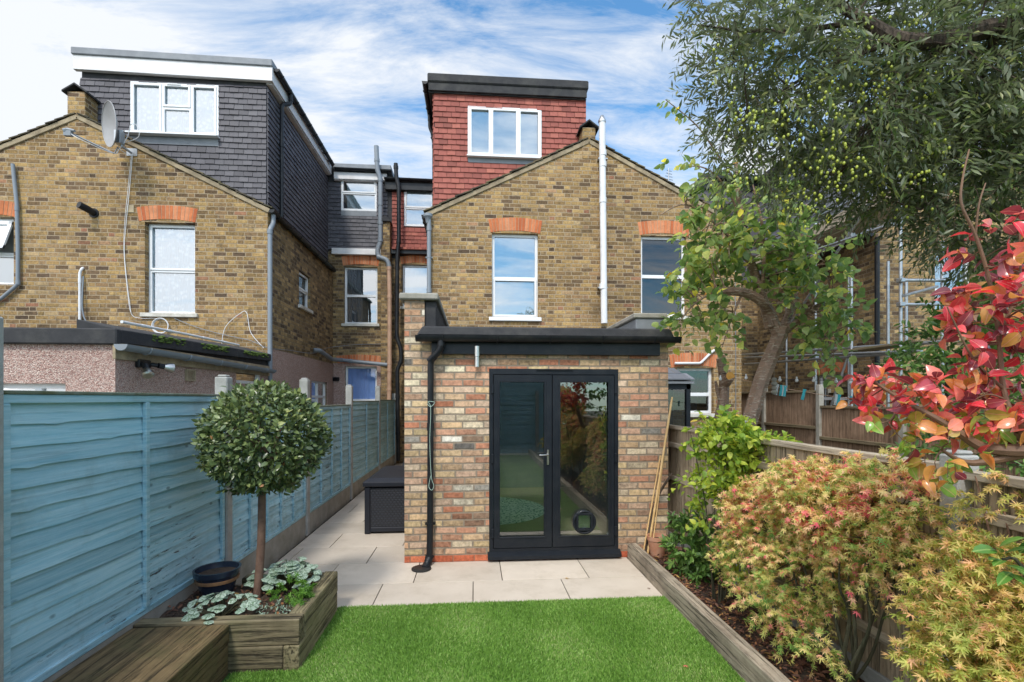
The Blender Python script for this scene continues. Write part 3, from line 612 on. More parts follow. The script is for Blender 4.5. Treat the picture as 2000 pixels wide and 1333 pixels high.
m = MB(); m.box(XL-.3, Xp, Yb+1.4, Yb+1.5, 0, 7.6); m.box(XL-.3, Xp, Yb+.3, Yb+1.4, 5.3, 5.4); m.box(XL-.3, Xp, Yb+.3, Yb+1.4, 2.7, 2.8); m.build('interior_wall', M['plaster'], hl)
# loft extension over the outrigger and the main roof
dl = W(160, 150, Yd).x; XD = -3.93; z0d, z1d = 5.0, 7.68
wd_ = hole((257, 161), (428, 270), Yd)
m = MB(FY(Yd)); m.plate(rect(dl, XD, z0d, 8.0), [rect(*wd_)], 0, -.15)
m.box(dl, dl+.15, -6.0, -.16, z0d, 8.0); m.box(XD-.15, XD, -3.9, -.16, z0d, 8.0); m.build('loft_wall', M['felt'], hl)
tiles('tile_hanging', hl, FY(Yd), dl-.02, XD, 5.1, 7.66, 'slatetile', [(wd_[0], wd_[1], wd_[2]-.16, wd_[3])], n0=.003)
tiles('tile_hanging', hl, FXp(XD), Yd, Yb-.02, 5.15, 7.66, 'slatetile', n0=.003)
window(hl, FY(Yd), *wd_, cells=((0,.36,0,1), (.36,.69,.53,1), (.36,.69,0,.53), (.69,1,0,1)), opens=(0,1,3), recess=-.03, gl='glass', curtain='net', waves=14, vent=True, bar=.05)
m = MB(FY(Yd)); m.box(wd_[0]-.03, wd_[1]+.03, .03, .14, wd_[2]-.03, wd_[2]+.0); m.build('window_board', M['upvc'], hl, bevel=.004)
m = MB(FY(Yd)); m.box(wd_[0], wd_[1], .005, .028, wd_[2]-.17, wd_[2]-.032); m.build('flashing', M['lead'], hl)
# fascia boards, roof edge; the top falls slightly to the right like the real one
zl, zr = 8.02, 7.98
m = MB(); m.add([(dl-.08, Yd-.10, zl-.26), (XD+.14, Yd-.10, zr-.26), (XD+.14, Yd-.10, zr), (dl-.08, Yd-.10, zl), (dl-.08, Yd-.02, zl-.26), (XD+.14, Yd-.02, zr-.26), (XD+.14, Yd-.02, zr), (dl-.08, Yd-.02, zl)],
      [(0,1,2,3),(4,7,6,5),(0,4,5,1),(1,5,6,2),(3,2,6,7),(0,3,7,4)]); m.box(XD+.11, XD+.135, Yd-.02, Yb-.1, 7.72, 7.94); m.box(XD+.0, XD+.11, Yd-.02, Yb-.1, 7.70, 7.715); m.build('fascia', M['whitepaint'], hl, bevel=.003)
m = MB(); m.add([(x, y, z+h) for h in (0, .13) for (x, y, z) in ((dl-.1, Yd-.13, zl), (XD+.15, Yd-.13, zr), (XD+.15, 20, zr), (dl-.1, 20, zl))], [(0,3,2,1),(4,5,6,7),(0,1,5,4),(1,2,6,5),(2,3,7,6),(3,0,4,7)])
m.build('flat_roof', M['lead'], hl, bevel=.012)
gutter('gutter', hl, (XD+.20, Yd-.05, 7.98), (XD+.20, Yb-.25, 7.93), .055, 'blackpl', brackets=9)
gutter('gutter', hl, (XL+.07, Yg-.02, 5.22), (XL+.07, Yb-.15, 5.16), .06, 'blackpl', brackets=7)
pipe('downpipe', hl, [(XD+.20, 10.15, 7.93), (XD+.20, 10.15, 7.74), (XD+.09, 9.98, 7.62), (XD+.09, 9.98, 5.3), (XL+.06, 9.94, 5.2)], .04, 'blackpl', collars=((0, .5), (2, .35), (2, .97)))
pipe('downpipe', hl, [(XL+.06, Yg+.1, 5.16), (XL+.06, Yg+.1, 5.0), (XL+.05, Yg-.02, 4.85), (XL+.05, Yg-.02, 2.55), (XL+.05, Yg-.02, .2)], .042, 'greypl', collars=((2, .02), (3, .55), (3, .98)))
# rear dormer of the main roof, left half
wb3 = hole((667, 346), (736, 414), Yb)
m = MB(FY(Yb)); m.plate(rect(XL-.4, Xp, 5.73, 7.9), [rect(*wb3)], 0, -.15); m.build('loft_wall', M['felt'], hl)
tiles('tile_hanging', hl, FY(Yb), XD, Xp, 5.75, 7.55, 'slatetile', [(wb3[0], wb3[1], wb3[2]-.13, wb3[3])], n0=.003)
window(hl, FY(Yb), *wb3, cells=((0,1,.52,1), (0,1,0,.52)), opens=(0,), recess=-.03, gl='glass', curtain='blind', waves=0, vent=True, curt_rect=(.12,1,0,1))
m = MB(FY(Yb)); m.box(wb3[0], wb3[1], .005, .028, wb3[2]-.14, wb3[2]-.004); m.build('flashing', M['lead'], hl)
m = MB(FY(Yb)); m.box(XD+.2, Xp+.0, .10, .13, 7.60, 7.78); m.box(XD+.2, Xp, .0, .10, 7.58, 7.597); m.build('fascia', M['whitepaint'], hl, bevel=.003)
gutter('gutter', hl, (XD+.25, Yb-.19, 7.86), (Xp+.15, Yb-.19, 7.84), .055, 'blackpl', brackets=4)
m = MB(); m.box(XD+.2, Xp+.12, Yb-.2, 20, 7.86, 7.98); m.build('roof_edge', M['lead'], hl, bevel=.01)
# soil pipe: grey above, tan below
pb = lambda x, y: tuple(W(x, y, Yb-.30))
pipe('vent_pipe', hl, [pb(735, 286), pb(737, 332), pb(743, 350), pb(743, 474), pb(737, 489), pb(738, 502), pb(757, 508), pb(760, 522)], .062, 'greypl', collars=((0, .6), (2, .02), (2, .4), (2, .7), (2, .97), (5, .1)))
pipe('soil_pipe', hl, [pb(760, 522), pb(761, 577), pb(761, 716), pb(760, 790)], .058, 'tanpl', collars=((0, .05), (1, .02), (1, .95), (2, .1), (2, .6)))
a = WX(612, 684, XL); pipe('waste_pipe', hl, [tuple(a), (XL+.12, a.y+.1, a.z-.0), (XL+.12, Yb-.5, W(655, 703, Yb-.4).z), tuple(W(668, 704, Yb-.12)), pb(757, 713)], .05, 'greypl', collars=((2, .9), (3, .2)))
m = MB(); c = W(750, 713, Yb-.12); m.tube([c, c+Vector((.12, 0, -.005))], .066, 12); m.build('pipe_branch', M['tanpl'], hl, smooth=True)
# small items on the gable
pg = lambda x, y, o=.05: tuple(W(x, y, Yg-o))
pipe('overflow_pipe', hl, [tuple(W(163, 524, Yg+.02)), pg(160, 525), pg(156, 533), pg(156, 641)], .022, 'whitepl', collars=((2, .15), (2, .95)))
pipe('waste_pipe', hl, [pg(25, 321), pg(33, 400), pg(35, 480), pg(35, 556), pg(2, 584), pg(-30, 600)], .03, 'greypl', collars=((2, .95), (1, .1)))
pipe('garden_hose', hl, smooth_path([pg(163, 540, .03), pg(161, 570, .06), pg(161, 605, .08), pg(168, 628, .08), pg(184, 642, .08)]), .012, 'l_hose' if 'l_hose' in M else 'greypl', n=6)
def flue(px, py):
    o = MB(); c = W(px, py, Yg); o.tube([c+Vector((0, .05, 0)), c+Vector((-.01, -.14, .02)), c+Vector((-.06, -.26, .05))], .06, 14); o.tube([c+Vector((0, -.001, 0)), c+Vector((0, -.02, 0))], .085, 14)
    o.build('flue', M['blackpl'], hl, smooth=True)
flue(184, 417)
m = MB(FY(Yg)); c = hole((247, 401), (262, 416), Yg); m.box(c[0], c[1], 0, .012, c[2], c[3]); m.build('air_brick', M['verge'], hl, bevel=.003)
# cables
def cable(name, parent, pts, r=.0042, mat='whitepl', k=8): 
    mm = MB(); mm.tube(smooth_path(pts, k), r, 5); return mm.build(name, M[mat], parent, smooth=True)
cable('cable', hl, [pg(257, 300, .02), pg(250, 370, .02), pg(244, 430, .015), pg(242, 490, .015), pg(248, 560, .015), pg(256, 612, .03), pg(275, 622, .03), pg(300, 622, .03), pg(312, 624, .03)])
cable('cable', hl, [pg(259, 300, .02), pg(253, 370, .025), pg(247, 430, .02), pg(243, 490, .02), pg(249, 560, .02), pg(256, 612, .035)], .005)
cc = W(314, 637, Yg-.04); m = MB()
for j in range(3): m.tube([cc+Vector((math.cos(t)*(.125+j*.008), -.01*j, math.sin(t)*(.125+.006*j))) for t in [i*2*math.pi/28 for i in range(29)]], .008, 5, caps=False)
m.build('cable_coil', M['whitepl'], hl, smooth=True)
cable('cable', hl, [pg(340, 622, .03), pg(385, 640, .03), pg(440, 655, .03), pg(490, 666, .03), pg(522, 680, .03), tuple(WX(560, 684, XL+.03)), tuple(WX(612, 690, XL+.03)), tuple(WX(640, 680, XL+.03)), tuple(W(690, 674, Yb-.04)), tuple(W(745, 672, Yb-.04))], .006, 'greypl')
cable('cable', hl, [pg(432, 682, .05), pg(440, 640, .05), pg(470, 612, .04), pg(482, 612, .04), pg(490, 650, .05), pg(515, 680, .05)], .006)
cable('cable', hl, [tuple(WX(650, 712, XL+.04)), tuple(WX(657, 730, XL+.04)), tuple(WX(656, 790, XL+.04))], .006, 'blackpl')
m = MB(); c = WX(650, 741, XL); m.tube([c, c+Vector((.10, -.02, 0)), c+Vector((.16, -.05, -.0))], .055, 12); m.tube([c+Vector((.0, 0, 0)), c+Vector((.02, 0, 0))], .1, 12); m.build('tumble_dryer_vent', M['blackpl'], hl, smooth=True)

# ================================================================ pebbledash lean-to of the left house
pe = thing('pebbledash_extension', (-5.5, 5.4, 0), 'pink pebbledash single storey extension with mossy felt roof behind the blue fence', 'extension')
PY, PX = 5.38, -3.76
f1 = hole((-40, 749), (128, 800), PY); f2 = holeX((461, 718), (511, 752), PX)
m = MB(FY(PY)); m.plate(rect(-9, PX, 0, 2.33), [rect(*f1)]); m.build('wall', M['pebble'], pe)
m = MB(FXp(PX)); m.plate(rect(PY+.25, Yg-.01, 0, 2.33), [rect(*f2)]); m.build('wall', M['pebble'], pe)
m = MB(); m.box(-9, PX-.25, 6.6, 6.7, 0, 2.3); m.box(-5.2, -5.1, 6.7, 9.1, 0, 2.3); m.build('interior_wall', M['plaster'], pe)
window(pe, FY(PY), *f1, cells=((0,.6,0,1), (.6,1,0,1)), recess=.08, gl='glass', curtain='frost', waves=0)
window(pe, FXp(PX), *f2, cells=((0,1,0,1),), recess=.03, gl='glassdark', curtain=None)
m = MB(); m.box(-9.1, PX+.05, PY-.06, PY+.02, 2.31, 2.475); m.box(-9.1, PX-.02, PY+.02, Yg-.01, 2.34, 2.47); m.build('felt_roof', M['felt'], pe, bevel=.012)
m = MB(); zz0, zz1 = 2.50, 2.52
m.add([(PX+.05, PY+.02, 2.33), (PX+.05, Yg-.03, 2.44), (PX+.05, Yg-.03, 2.56), (PX+.05, PY+.02, 2.47), (PX-.4, PY+.02, 2.33), (PX-.4, Yg-.03, 2.44), (PX-.4, Yg-.03, 2.68), (PX-.4, PY+.02, 2.58)], [(0,1,2,3),(4,7,6,5),(0,4,5,1),(1,5,6,2),(2,6,7,3),(3,7,4,0)])
m.build('roof_edge', M['felt'], pe, bevel=.006)
m = MB(); m.box(PX+.0, PX+.03, PY-.04, Yg-.03, 2.16, 2.34); m.build('fascia', M['verge'], pe, bevel=.003)
gutter('gutter', pe, (PX+.11, PY-.08, 2.31), (PX+.11, Yg-.12, 2.27), .065, 'greypl', brackets=5)
pipe('overflow_pipe', pe, [(PX+.03, PY+.05, 2.56), (PX+.02, 6.6, 2.585), (PX+.02, 8.0, 2.60)], .016, 'whitepl', collars=((0, .3), (0, .7), (1, .3), (1, .7)))
m = MB(); rr = random.Random(3)
for i in range(260):
    y = rr.choice((rr.uniform(5.9, 6.5), rr.uniform(6.9, 7.6), rr.uniform(8.1, 9.0))); s = rr.uniform(.012, .03); m.sphere((PX+.045+rr.uniform(-.02,.02), y, 2.47+(y-5.4)*.023+rr.uniform(-.07, .0)), s, 6, 4, (1, 1.4, .5), rr.random())
mo = m.build('moss', pm('moss', (.07,.13,.02), (.12,.16,.03), 30, .95, .006, 150), pe); tag(mo, kind='stuff')
c = holeX((361, 721), (378, 745), PX); m = MB(FXp(PX)); m.plate(rect(*c), [rect(c[0]+.02, c[1]-.02, c[2]+.02, c[3]-.02)], .03, 0)
for i in range(6): z = c[2]+.02+(c[3]-c[2]-.04)*(i+.5)/6; m.box(c[0]+.02, c[1]-.02, .005, .022, z-.006, z+.006)
m.build('vent_grille', M['verge'], pe)
# ================================================================ centre terraced house (ours and its mirrored half)
hc = thing('brick_house', (2.2, Yg, 0), 'yellow stock brick terraced house in the centre with red tile hung loft extension', 'house', 'terraced houses seen from the back')
Xl, Xr = -.84, 5.27; pk = W(1150, 276, Yg); zE2 = 5.22
c1 = hole((961, 455), (1051, 621), Yg); c2 = hole((1252, 460), (1340, 618), Yg); c3 = hole((1322, 719), (1394, 808), Yg)
m = MB(FY(Yg)); m.plate([(Xl, 0), (Xr, 0), (Xr, zE2-.1), (pk.x, pk.z), (Xl, zE2)], [rect(*c1), rect(*c2), rect(*c3)]); m.build('wall', M['stock'], hc)
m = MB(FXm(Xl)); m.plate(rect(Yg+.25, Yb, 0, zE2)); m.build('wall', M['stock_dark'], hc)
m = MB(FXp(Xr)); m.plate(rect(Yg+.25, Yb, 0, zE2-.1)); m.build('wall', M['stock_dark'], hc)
m = MB(); m.box(Xl+.25, Xr-.25, 10.6, 10.7, 0, 5.15); m.box(pk.x-.1, pk.x+.1, Yg+.26, 10.6, 0, 5.15); m.box(Xl+.26, pk.x-.1, Yg+.26, 10.6, 2.75, 2.85); m.box(pk.x+.1, Xr-.26, Yg+.26, 10.6, 2.75, 2.85); m.build('interior_wall', M['plaster'], hc)
verge(hc, Yg, Xl-.06, zE2, pk.x, pk.z); verge(hc, Yg, Xr+.06, zE2-.1, pk.x, pk.z)
roof_slope(hc, Yg+.31, Yb+3, Xr+.06, zE2-.1, pk.x, pk.z+.02); roof_slope(hc, Yg+.31, Yb+3, Xl-.06, zE2, pk.x, pk.z+.02)
ridge_pier(hc, pk.x+.0, Yg, pk.z+.0, wd=.26, ht=.26)
window(hc, FY(Yg), *c1, cells=((0,1,.47,1), (0,1,0,.47)), opens=(1,), recess=.08, sill='upvc', gl='glass', curtain='blind', waves=0)
arch(hc, FY(Yg), c1[0]-.03, c1[1]+.04, c1[3]+.05, h=.25, n=16)
window(hc, FY(Yg), *c2, cells=((0,1,.5,1), (0,1,0,.5)), recess=.08, sill='sill', gl='glassdark')
arch(hc, FY(Yg), c2[0]-.03, c2[1]+.04, c2[3]+.05, h=.25, n=16)
window(hc, FY(Yg), *c3, cells=((0,1,.42,1), (0,1,0,.42)), recess=.10, sill='sill', gl='glassdark')
arch(hc, FY(Yg), c3[0]-.12, c3[1]+.04, c3[3]+.05, h=.25, n=18)
pipe('waste_pipe', hc, [pg(1318, 710), pg(1368, 710), pg(1392, 686), tuple(W(1398, 684, Yg+.02))], .025, 'whitepl')
cable('cable', hc, [pg(1436, 445, .02), pg(1436, 560, .02), pg(1437, 700, .02), pg(1437, 830, .02)], .006, 'greypl')
# tall white flue
pf = lambda x, y: tuple(W(x, y, Yg-.10))
m = MB(); m.tube([pf(1180, 632), pf(1176, 240)], .062, 16)
for y in (300, 322, 392, 560): m.tube([pf(1177.5, y+5), pf(1177.5, y-5)], .070, 16)
fo = m.build('flue_pipe', M['whitepl'], hc, smooth=True); fo['label'] = 'tall white flue pipe with steel cowl'
m = MB(); b_ = Vector(pf(1176, 240)); m.lathe([(.07, 0), (.075, .03), (.06, .06), (.03, .13), (.0, .15)], b_, 16); m.build('cowl', M['chrome'], fo, smooth=True)
m = MB()
for y in (310, 562): c = Vector(pf(1177.5, y)); m.box(c.x-.09, c.x+.09, Yg-.11, Yg, c.z-.012, c.z+.012)
m.build('bracket', M['steel'], fo)
# red tile hung loft extension
Xd0, Xd1 = W(848, 200, Yd).x, W(1144, 200, Yd).x; zt = W(1000, 190, Yd).z
cd = hole((914, 209), (1057, 312), Yd)
m = MB(FY(Yd)); m.plate(rect(Xd0, Xd1, 5.0, zt+.1), [rect(*cd)], 0, -.15); m.box(Xd0, Xd0+.15, -9, -.16, 5, zt+.1); m.box(Xd1-.15, Xd1, -9, -.16, 5, zt+.1); m.build('loft_wall', M['felt'], hc)
tiles('tile_hanging', hc, FY(Yd), Xd0, Xd1, 5.1, zt, 'redtile', [(cd[0]-.005, cd[1]+.005, cd[2]-.13, cd[3]+.01)], gauge=.1065, tw=.168, n0=.003)
tiles('tile_hanging', hc, FXm(Xd0), Yd, Yb, 5.1, zt, 'redtile', gauge=.1065, n0=.003)
window(hc, FY(Yd), *cd, cells=((0,.315,0,1), (.315,.68,0,1), (.68,1,0,1)), opens=(0,2), recess=-.03, gl='glass', curtain='blind', waves=0, bar=.052)
m = MB(FY(Yd)); m.box(cd[0]-.02, cd[1]+.02, .03, .11, cd[2]-.03, cd[2]); m.build('window_board', M['upvc'], hc, bevel=.004)
m = MB(FY(Yd)); m.box(cd[0], cd[1], .005, .028, cd[2]-.12, cd[2]-.032); m.build('flashing', M['lead'], hc)
za, zb2 = W(1000, 187, Yd).z, W(1000, 166, Yd).z
m = MB(); m.box(Xd0-.10, Xd1+.0, Yd-.10, Yd-.06, za-.03, za+.12); m.box(Xd0-.10, Xd0-.07, Yd-.06, Yb, za-.03, za+.12); m.box(Xd0-.10, Xd1, Yd-.06, Yd+.2, za-.05, za-.032); m.build('fascia', M['felt'], hc, bevel=.004)
m = MB(); m.box(Xd0-.12, Xd1+.03, Yd-.13, 20, za+.121, za+.29); m.build('flat_roof', M['felt'], hc, bevel=.02)
gutter('gutter', hc, (Xd0-.17, Yd-.12, za+.12), (Xd0-.17, Yb, za+.08), .055, 'blackpl', brackets=7)
pipe('downpipe', hc, [(Xd0-.17, Yd+.9, za+.06), (Xd0-.17, Yd+.9, za-.2), (Xd0-.08, Yd+.9, za-.4), (Xd0-.08, Yd+.9, 5.3)], .035, 'blackpl', collars=((0, .3), (2, .1)))
# downpipe on the outrigger corner
m = MB(); h_ = W(836, 424, Yg-.08); m.lathe([(.04, -.12), (.055, -.03), (.085, 0), (.085, .05)], h_, 12); m.build('hopper', M['greypl'], hc, smooth=True)
pipe('downpipe', hc, [tuple(W(838, 430, Yg-.08)), tuple(W(838, 576, Yg-.08)), tuple(W(838, 600, Yg-.08))], .04, 'greypl', collars=((0, .12), (0, .95)), clips=((0, .5),))
gutter('gutter', hc, (Xl-.10, Yg-.02, 5.20), (Xl-.10, Yb, 5.14), .06, 'blackpl', brackets=6)
# main rear wall, our half of the recess
x0r, x1r = Xp, Xl
r1 = hole((786, 517), (842, 600), Yb); r2 = hole((790, 369), (848, 444), Yb)
m = MB(FY(Yb)); m.plate(rect(x0r, x1r+.2, 0, 5.55), [rect(r1[0], r1[1]-.0, r1[2], r1[3])]); m.build('wall', M['stock_dark'], hc)
window(hc, FY(Yb), *r1, cells=((0,1,0,1),), recess=.08, gl='glass', curtain='blind', waves=0, sill='sill'); arch(hc, FY(Yb), r1[0]-.03, r1[1]+.03, r1[3]+.06, h=.2, n=12)
m = MB(FY(Yb)); m.plate(rect(x0r, x1r+.2, 5.56, 7.5), [rect(*r2)], 0, -.15); m.build('loft_wall', M['felt'], hc)
tiles('tile_hanging', hc, FY(Yb), x0r+.12, x1r+.1, 5.75, 7.35, 'redtile', [(r2[0], r2[1], r2[2]-.02, r2[3]+.02)], n0=.003)
window(hc, FY(Yb), *r2, cells=((0,1,.48,1), (0,1,0,.48)), opens=(0,), recess=-.03, gl='glass', curtain='blind', waves=0)
m = MB(FY(Yb)); m.box(x0r, x1r+.1, .03, .16, 5.64, 5.74); m.build('fascia', M['blackpl'], hc, bevel=.004)
m = MB(); 
for i in range(14): x = x0r+.15+i*.1; m.box(x, x+.095, Yb-.22, Yb, 5.74, 5.80, rs.random())
m.build('roof_tile', M['redtile'], hc, bevel=.004)
m = MB(); m.box(x0r-.05, x1r+.3, Yb-.14, Yb-.10, 7.36, 7.55); m.box(x0r-.05, x1r+.3, Yb-.1, Yb, 7.35, 7.365); m.build('fascia', M['blackpl'], hc, bevel=.004)
gutter('gutter', hc, (x0r-.05, Yb-.20, 7.64), (x1r+.2, Yb-.20, 7.62), .055, 'blackpl', brackets=4)
m = MB(); m.box(x0r-.05, x1r+.3, Yb-.14, 20, 7.56, 7.68); m.build('roof_edge', M['felt'], hc, bevel=.01)
m = MB(); m.box(x0r, x1r+.2, Yb+1.4, Yb+1.5, 0, 7.5); m.box(x0r-.02, x0r+.05, Yb+.26, Yb+1.4, 0, 7.5); m.build('interior_wall', M['plaster'], hc)
m = MB()
for i in range(6): x = x0r+.2+i*.3; m.tube([(x, 15.5, 8.55), (x+.28, 15.5, 8.55)], [.11, .12], 10)
m.build('ridge_tile', M['redtile'], hc, smooth=True)
# party wall stub between the two rear dormers
m = MB(); m.box(Xp-.13, Xp+.11, Yb-.28, Yb-.001, 0, 6.45); pw = m.build('party_wall', M['stock_dark'], hc, bevel=.01)
m = MB(); c = Xp-.01; y0, y1 = Yb-.34, Yb; vs = [(c-.18, y0, 6.43), (c+.16, y0, 6.43), (c, y0, 6.60), (c-.18, y1, 6.43), (c+.16, y1, 6.43), (c, y1, 6.60)]; m.add(vs, [(0,1,2),(3,5,4),(0,3,4,1),(1,4,5,2),(2,5,3,0)]); m.build('coping', M['felt'], pw, bevel=.01)
pb2 = lambda x, y, o=.35: tuple(W(x, y, Yb-o))
pipe('soil_pipe', hc, [pb2(773, 320), pb2(774, 345), pb2(779, 368), pb2(779, 470), pb2(776, 500), pb2(775, 660), pb2(783, 680), pb2(784, 705), pb2(776, 722), pb2(778, 900)], .055, 'blackpl', collars=((0, .3), (3, .1), (4, .15), (4, .7), (7, .2), (8, .3), (8, .7)))
# distant loft of the far half, right
q0 = W(1352, 385, Yb); q1 = W(1478, 345, Yb)
m = MB(); zq = 7.95; m.add([(6.05, Yb, 7.2), (6.45, Yb, zq), (8.6, Yb, zq), (8.6, Yb, 5.0), (5.0, Yb, 5.0), (5.0, Yb, 5.6)]+[(a, 20, c) for (a, c) in ((6.05, 7.2), (6.45, zq), (8.6, zq), (8.6, 5.0), (5.0, 5.0), (5.0, 5.6))], [(0,1,2,3,4,5)]+[(i, (i+1) % 6, 6+(i+1) % 6, 6+i) for i in range(6)]+[(11,10,9,8,7,6)])
m.build('far_loft', M['slatetile'], hc)
m = MB(); m.box(6.4, 8.7, Yb-.2, 20, zq+.0, zq+.13); m.box(6.45, 8.6, Yb-.06, Yb-.002, zq-.25, zq-.002); m.build('roof_edge', M['blackpl'], hc, bevel=.01)
m = MB(FY(Yb)); a = WX(1,1,1) if False else None
m = MB(); m.box(5.27, 8.1, Yb, Yb+.25, 0, 5.1); m.build('wall', M['stock_dark'], hc)
fw = (6.75, 7.75, 6.15, 7.3); m = MB(FY(Yb)); m.plate(rect(*fw), [rect(6.82, 7.22, 6.22, 7.23), rect(7.28, 7.68, 6.22, 7.23)], .06, 0.001); fo = m.build('window', M['doorblack'], hc)
m = MB(FY(Yb)); m.add([(6.8, .02, 6.2), (7.7, .02, 6.2), (7.7, .02, 7.25), (6.8, .02, 7.25)], [(0,1,2,3)]); m.build('pane', M['glass'], fo)
# aerial by the right slope
ae = thing('aerial', tuple(W(1306, 365, Yg+.5)), 'small spiky aerial showing over the right roof slope', 'aerial'); b_ = W(1306, 365, Yg+.5); m = MB(); cyl(m, b_-Vector((0,0,.4)), b_+Vector((0,0,.38)), .012, 6)
for i in range(5): z = .1+i*.06; cyl(m, b_+Vector((-.1+.015*i, 0, z)), b_+Vector((.12-.01*i, .05, z)), .006, 5)
m.build('mast', M['steel'], ae)

# ================================================================ rear extension of the centre house (nearest brick building)
ex = thing('brick_extension', (.7, 5.2, 0), 'single storey reclaimed brick extension with black gutter and anthracite French doors', 'extension')
EY = 5.2; e0 = W(790, 900, EY).x; e1 = W(1305, 900, EY).x
dr = hole((956, 721), (1207, 1092), EY); dr = (dr[0], dr[1], .06, dr[3])
m = MB(FY(EY)); m.plate([(e0, .075), (e1, .075), (e1, 2.60), (e1-.24, 2.60), (e1-.24, 2.38), (e0+.36, 2.38), (e0+.36, 2.46), (e0+.23, 2.46), (e0+.23, 2.79), (e0, 2.79)], [rect(*((dr[0], dr[1], .0751+.0, dr[3])))] if False else (), 0, -.25) if False else None
# wall in four butted pieces round the doorway
def wp(pts): m.plate(pts, (), 0, -.27)
m = MB(FY(EY))
m.plate([(e0, .075), (dr[0], .075), (dr[0], dr[3]), (dr[1], dr[3]), (dr[1], .075), (e1, .075), (e1, 2.36), (e0+.21, 2.36), (e0+.21, 2.79), (e0, 2.79)], (), 0, -.27)
m.build('wall', M['reclaimed'], ex)
m = MB(FY(EY)); m.box(e0, dr[0]-.0, -.27, .004, 0, .0745); m.box(dr[1], e1, -.27, .004, 0, .0745); m.box(dr[0], dr[1], -.27, -.02, 0, .058); m.build('plinth', M['redbrick'], ex)
m = MB(FXm(e0)); m.plate(rect(EY+.27, Yg-.01, 0, 2.79)); m.build('wall', M['reclaimed'], ex)
m = MB(FXp(e1)); m.plate(rect(EY+.27, Yg-.01, 0, 2.29)); m.build('wall', M['reclaimed'], ex)
# parapets with felted inner faces and concrete copings
m = MB(); m.box(e0+.212, e0+.33, EY+.02, Yg-.01, 2.30, 2.78); m.build('parapet_upstand', M['felt'], ex, bevel=.006)
m = MB(); m.box(e1-.33, e1+.0, EY+.10, Yg-.01, 2.30, 2.643); m.build('parapet_upstand', M['lead'], ex, bevel=.006)
m = MB()
n = 4
m.box(e0-.05, e0+.36, EY-.05, EY+.42, 2.792, 2.86); m.box(e0-.05, e0+.36, EY+.425, Yg-.02, 2.792, 2.86)
m.build('coping', M['concrete'], ex, bevel=.012)
m = MB(); m.box(e1-.36, e1+.03, EY+.08, EY+1.5, 2.645, 2.705); m.box(e1-.36, e1+.03, EY+1.505, Yg-.02, 2.645, 2.705); m.build('coping', M['concrete'], ex, bevel=.012)
# felt roof, fascia, gutter
gz = W(1000, 655, EY-.14).z
m = MB(); m.add([(e0+.14, EY-.14, 2.40), (e1+.02, EY-.14, 2.40), (e1-.02, EY-.12, 2.50), (e0+.20, EY-.12, 2.50), (e0+.14, EY+.3, 2.40), (e1+.02, EY+.3, 2.40), (e1-.02, EY+.3, 2.52), (e0+.20, EY+.3, 2.52)], [(0,1,2,3),(4,7,6,5),(0,4,5,1),(1,5,6,2),(2,6,7,3),(3,7,4,0)])
RL = (.0, 1.0, 6.5, 7.9); m.box(e0+.33, RL[0], EY+.3, Yg-.01, 2.36, 2.50); m.box(RL[1], e1-.33, EY+.3, Yg-.01, 2.36, 2.50); m.box(RL[0], RL[1], EY+.3, RL[2], 2.36, 2.50); m.box(RL[0], RL[1], RL[3], Yg-.01, 2.36, 2.50); m.build('felt_roof', M['felt'], ex, bevel=.015)  # roof left open for an added, unseen skylight that brightens the room
m = MB(); m.box(e0+.29, e1-.12, EY-.075, EY-.002, 2.215, 2.398); m.build('fascia', M['blackpl'], ex, bevel=.004)
gutter('gutter', ex, (e1+.06, EY-.15, 2.405), (e0+.14, EY-.15, 2.395), .062, 'blackpl', brackets=5)
P_ = lambda x, y, o=.07: tuple(W(x, y, EY-o))
dp = pipe('downpipe', ex, [P_(862, 662, .15), P_(861, 684, .15), P_(841, 704), P_(841, 830), P_(840, 1030), P_(839, 1090), P_(832, 1104, .12)], .033, 'blackpl', collars=((0, .3), (1, .85), (3, .02), (5, .1)), clips=((3, .97),), n=16)
m = MB(); c = Vector(P_(836, 1098, .09)); m.tube([c+Vector((.01, .03, .06)), c+Vector((0, 0, -.01)), c+Vector((-.03, -.07, -.05))], [.04, .042, .046], 14); m.build('pipe_shoe', M['blackpl'], dp, smooth=True)
tw_ = MB(); c = Vector(P_(842, 789, .07)); tw_.tube(smooth_path([c+Vector((-.04, -.03, .0)), c+Vector((0, -.045, -.03)), c+Vector((.04, -.03, .01)), c+Vector((.03, -.035, .02)), c+Vector((-.03, -.035, .02)), c+Vector((0, -.045, -.05)), c+Vector((-.01, -.04, -.4)), c+Vector((.005, -.04, -.75)), c+Vector((.03, -.04, -.85)), c+Vector((.01, -.04, -.90)), c+Vector((-.02, -.04, -.86)), c+Vector((0, -.04, -.75))]), .0026, 5)
tag(tw_.build('twine', pm('green_twine', (.45,.58,.50), (.35,.48,.40), 20, .9, 0), None, smooth=True), 'pale green twine knotted round the black downpipe by the doors', 'twine')
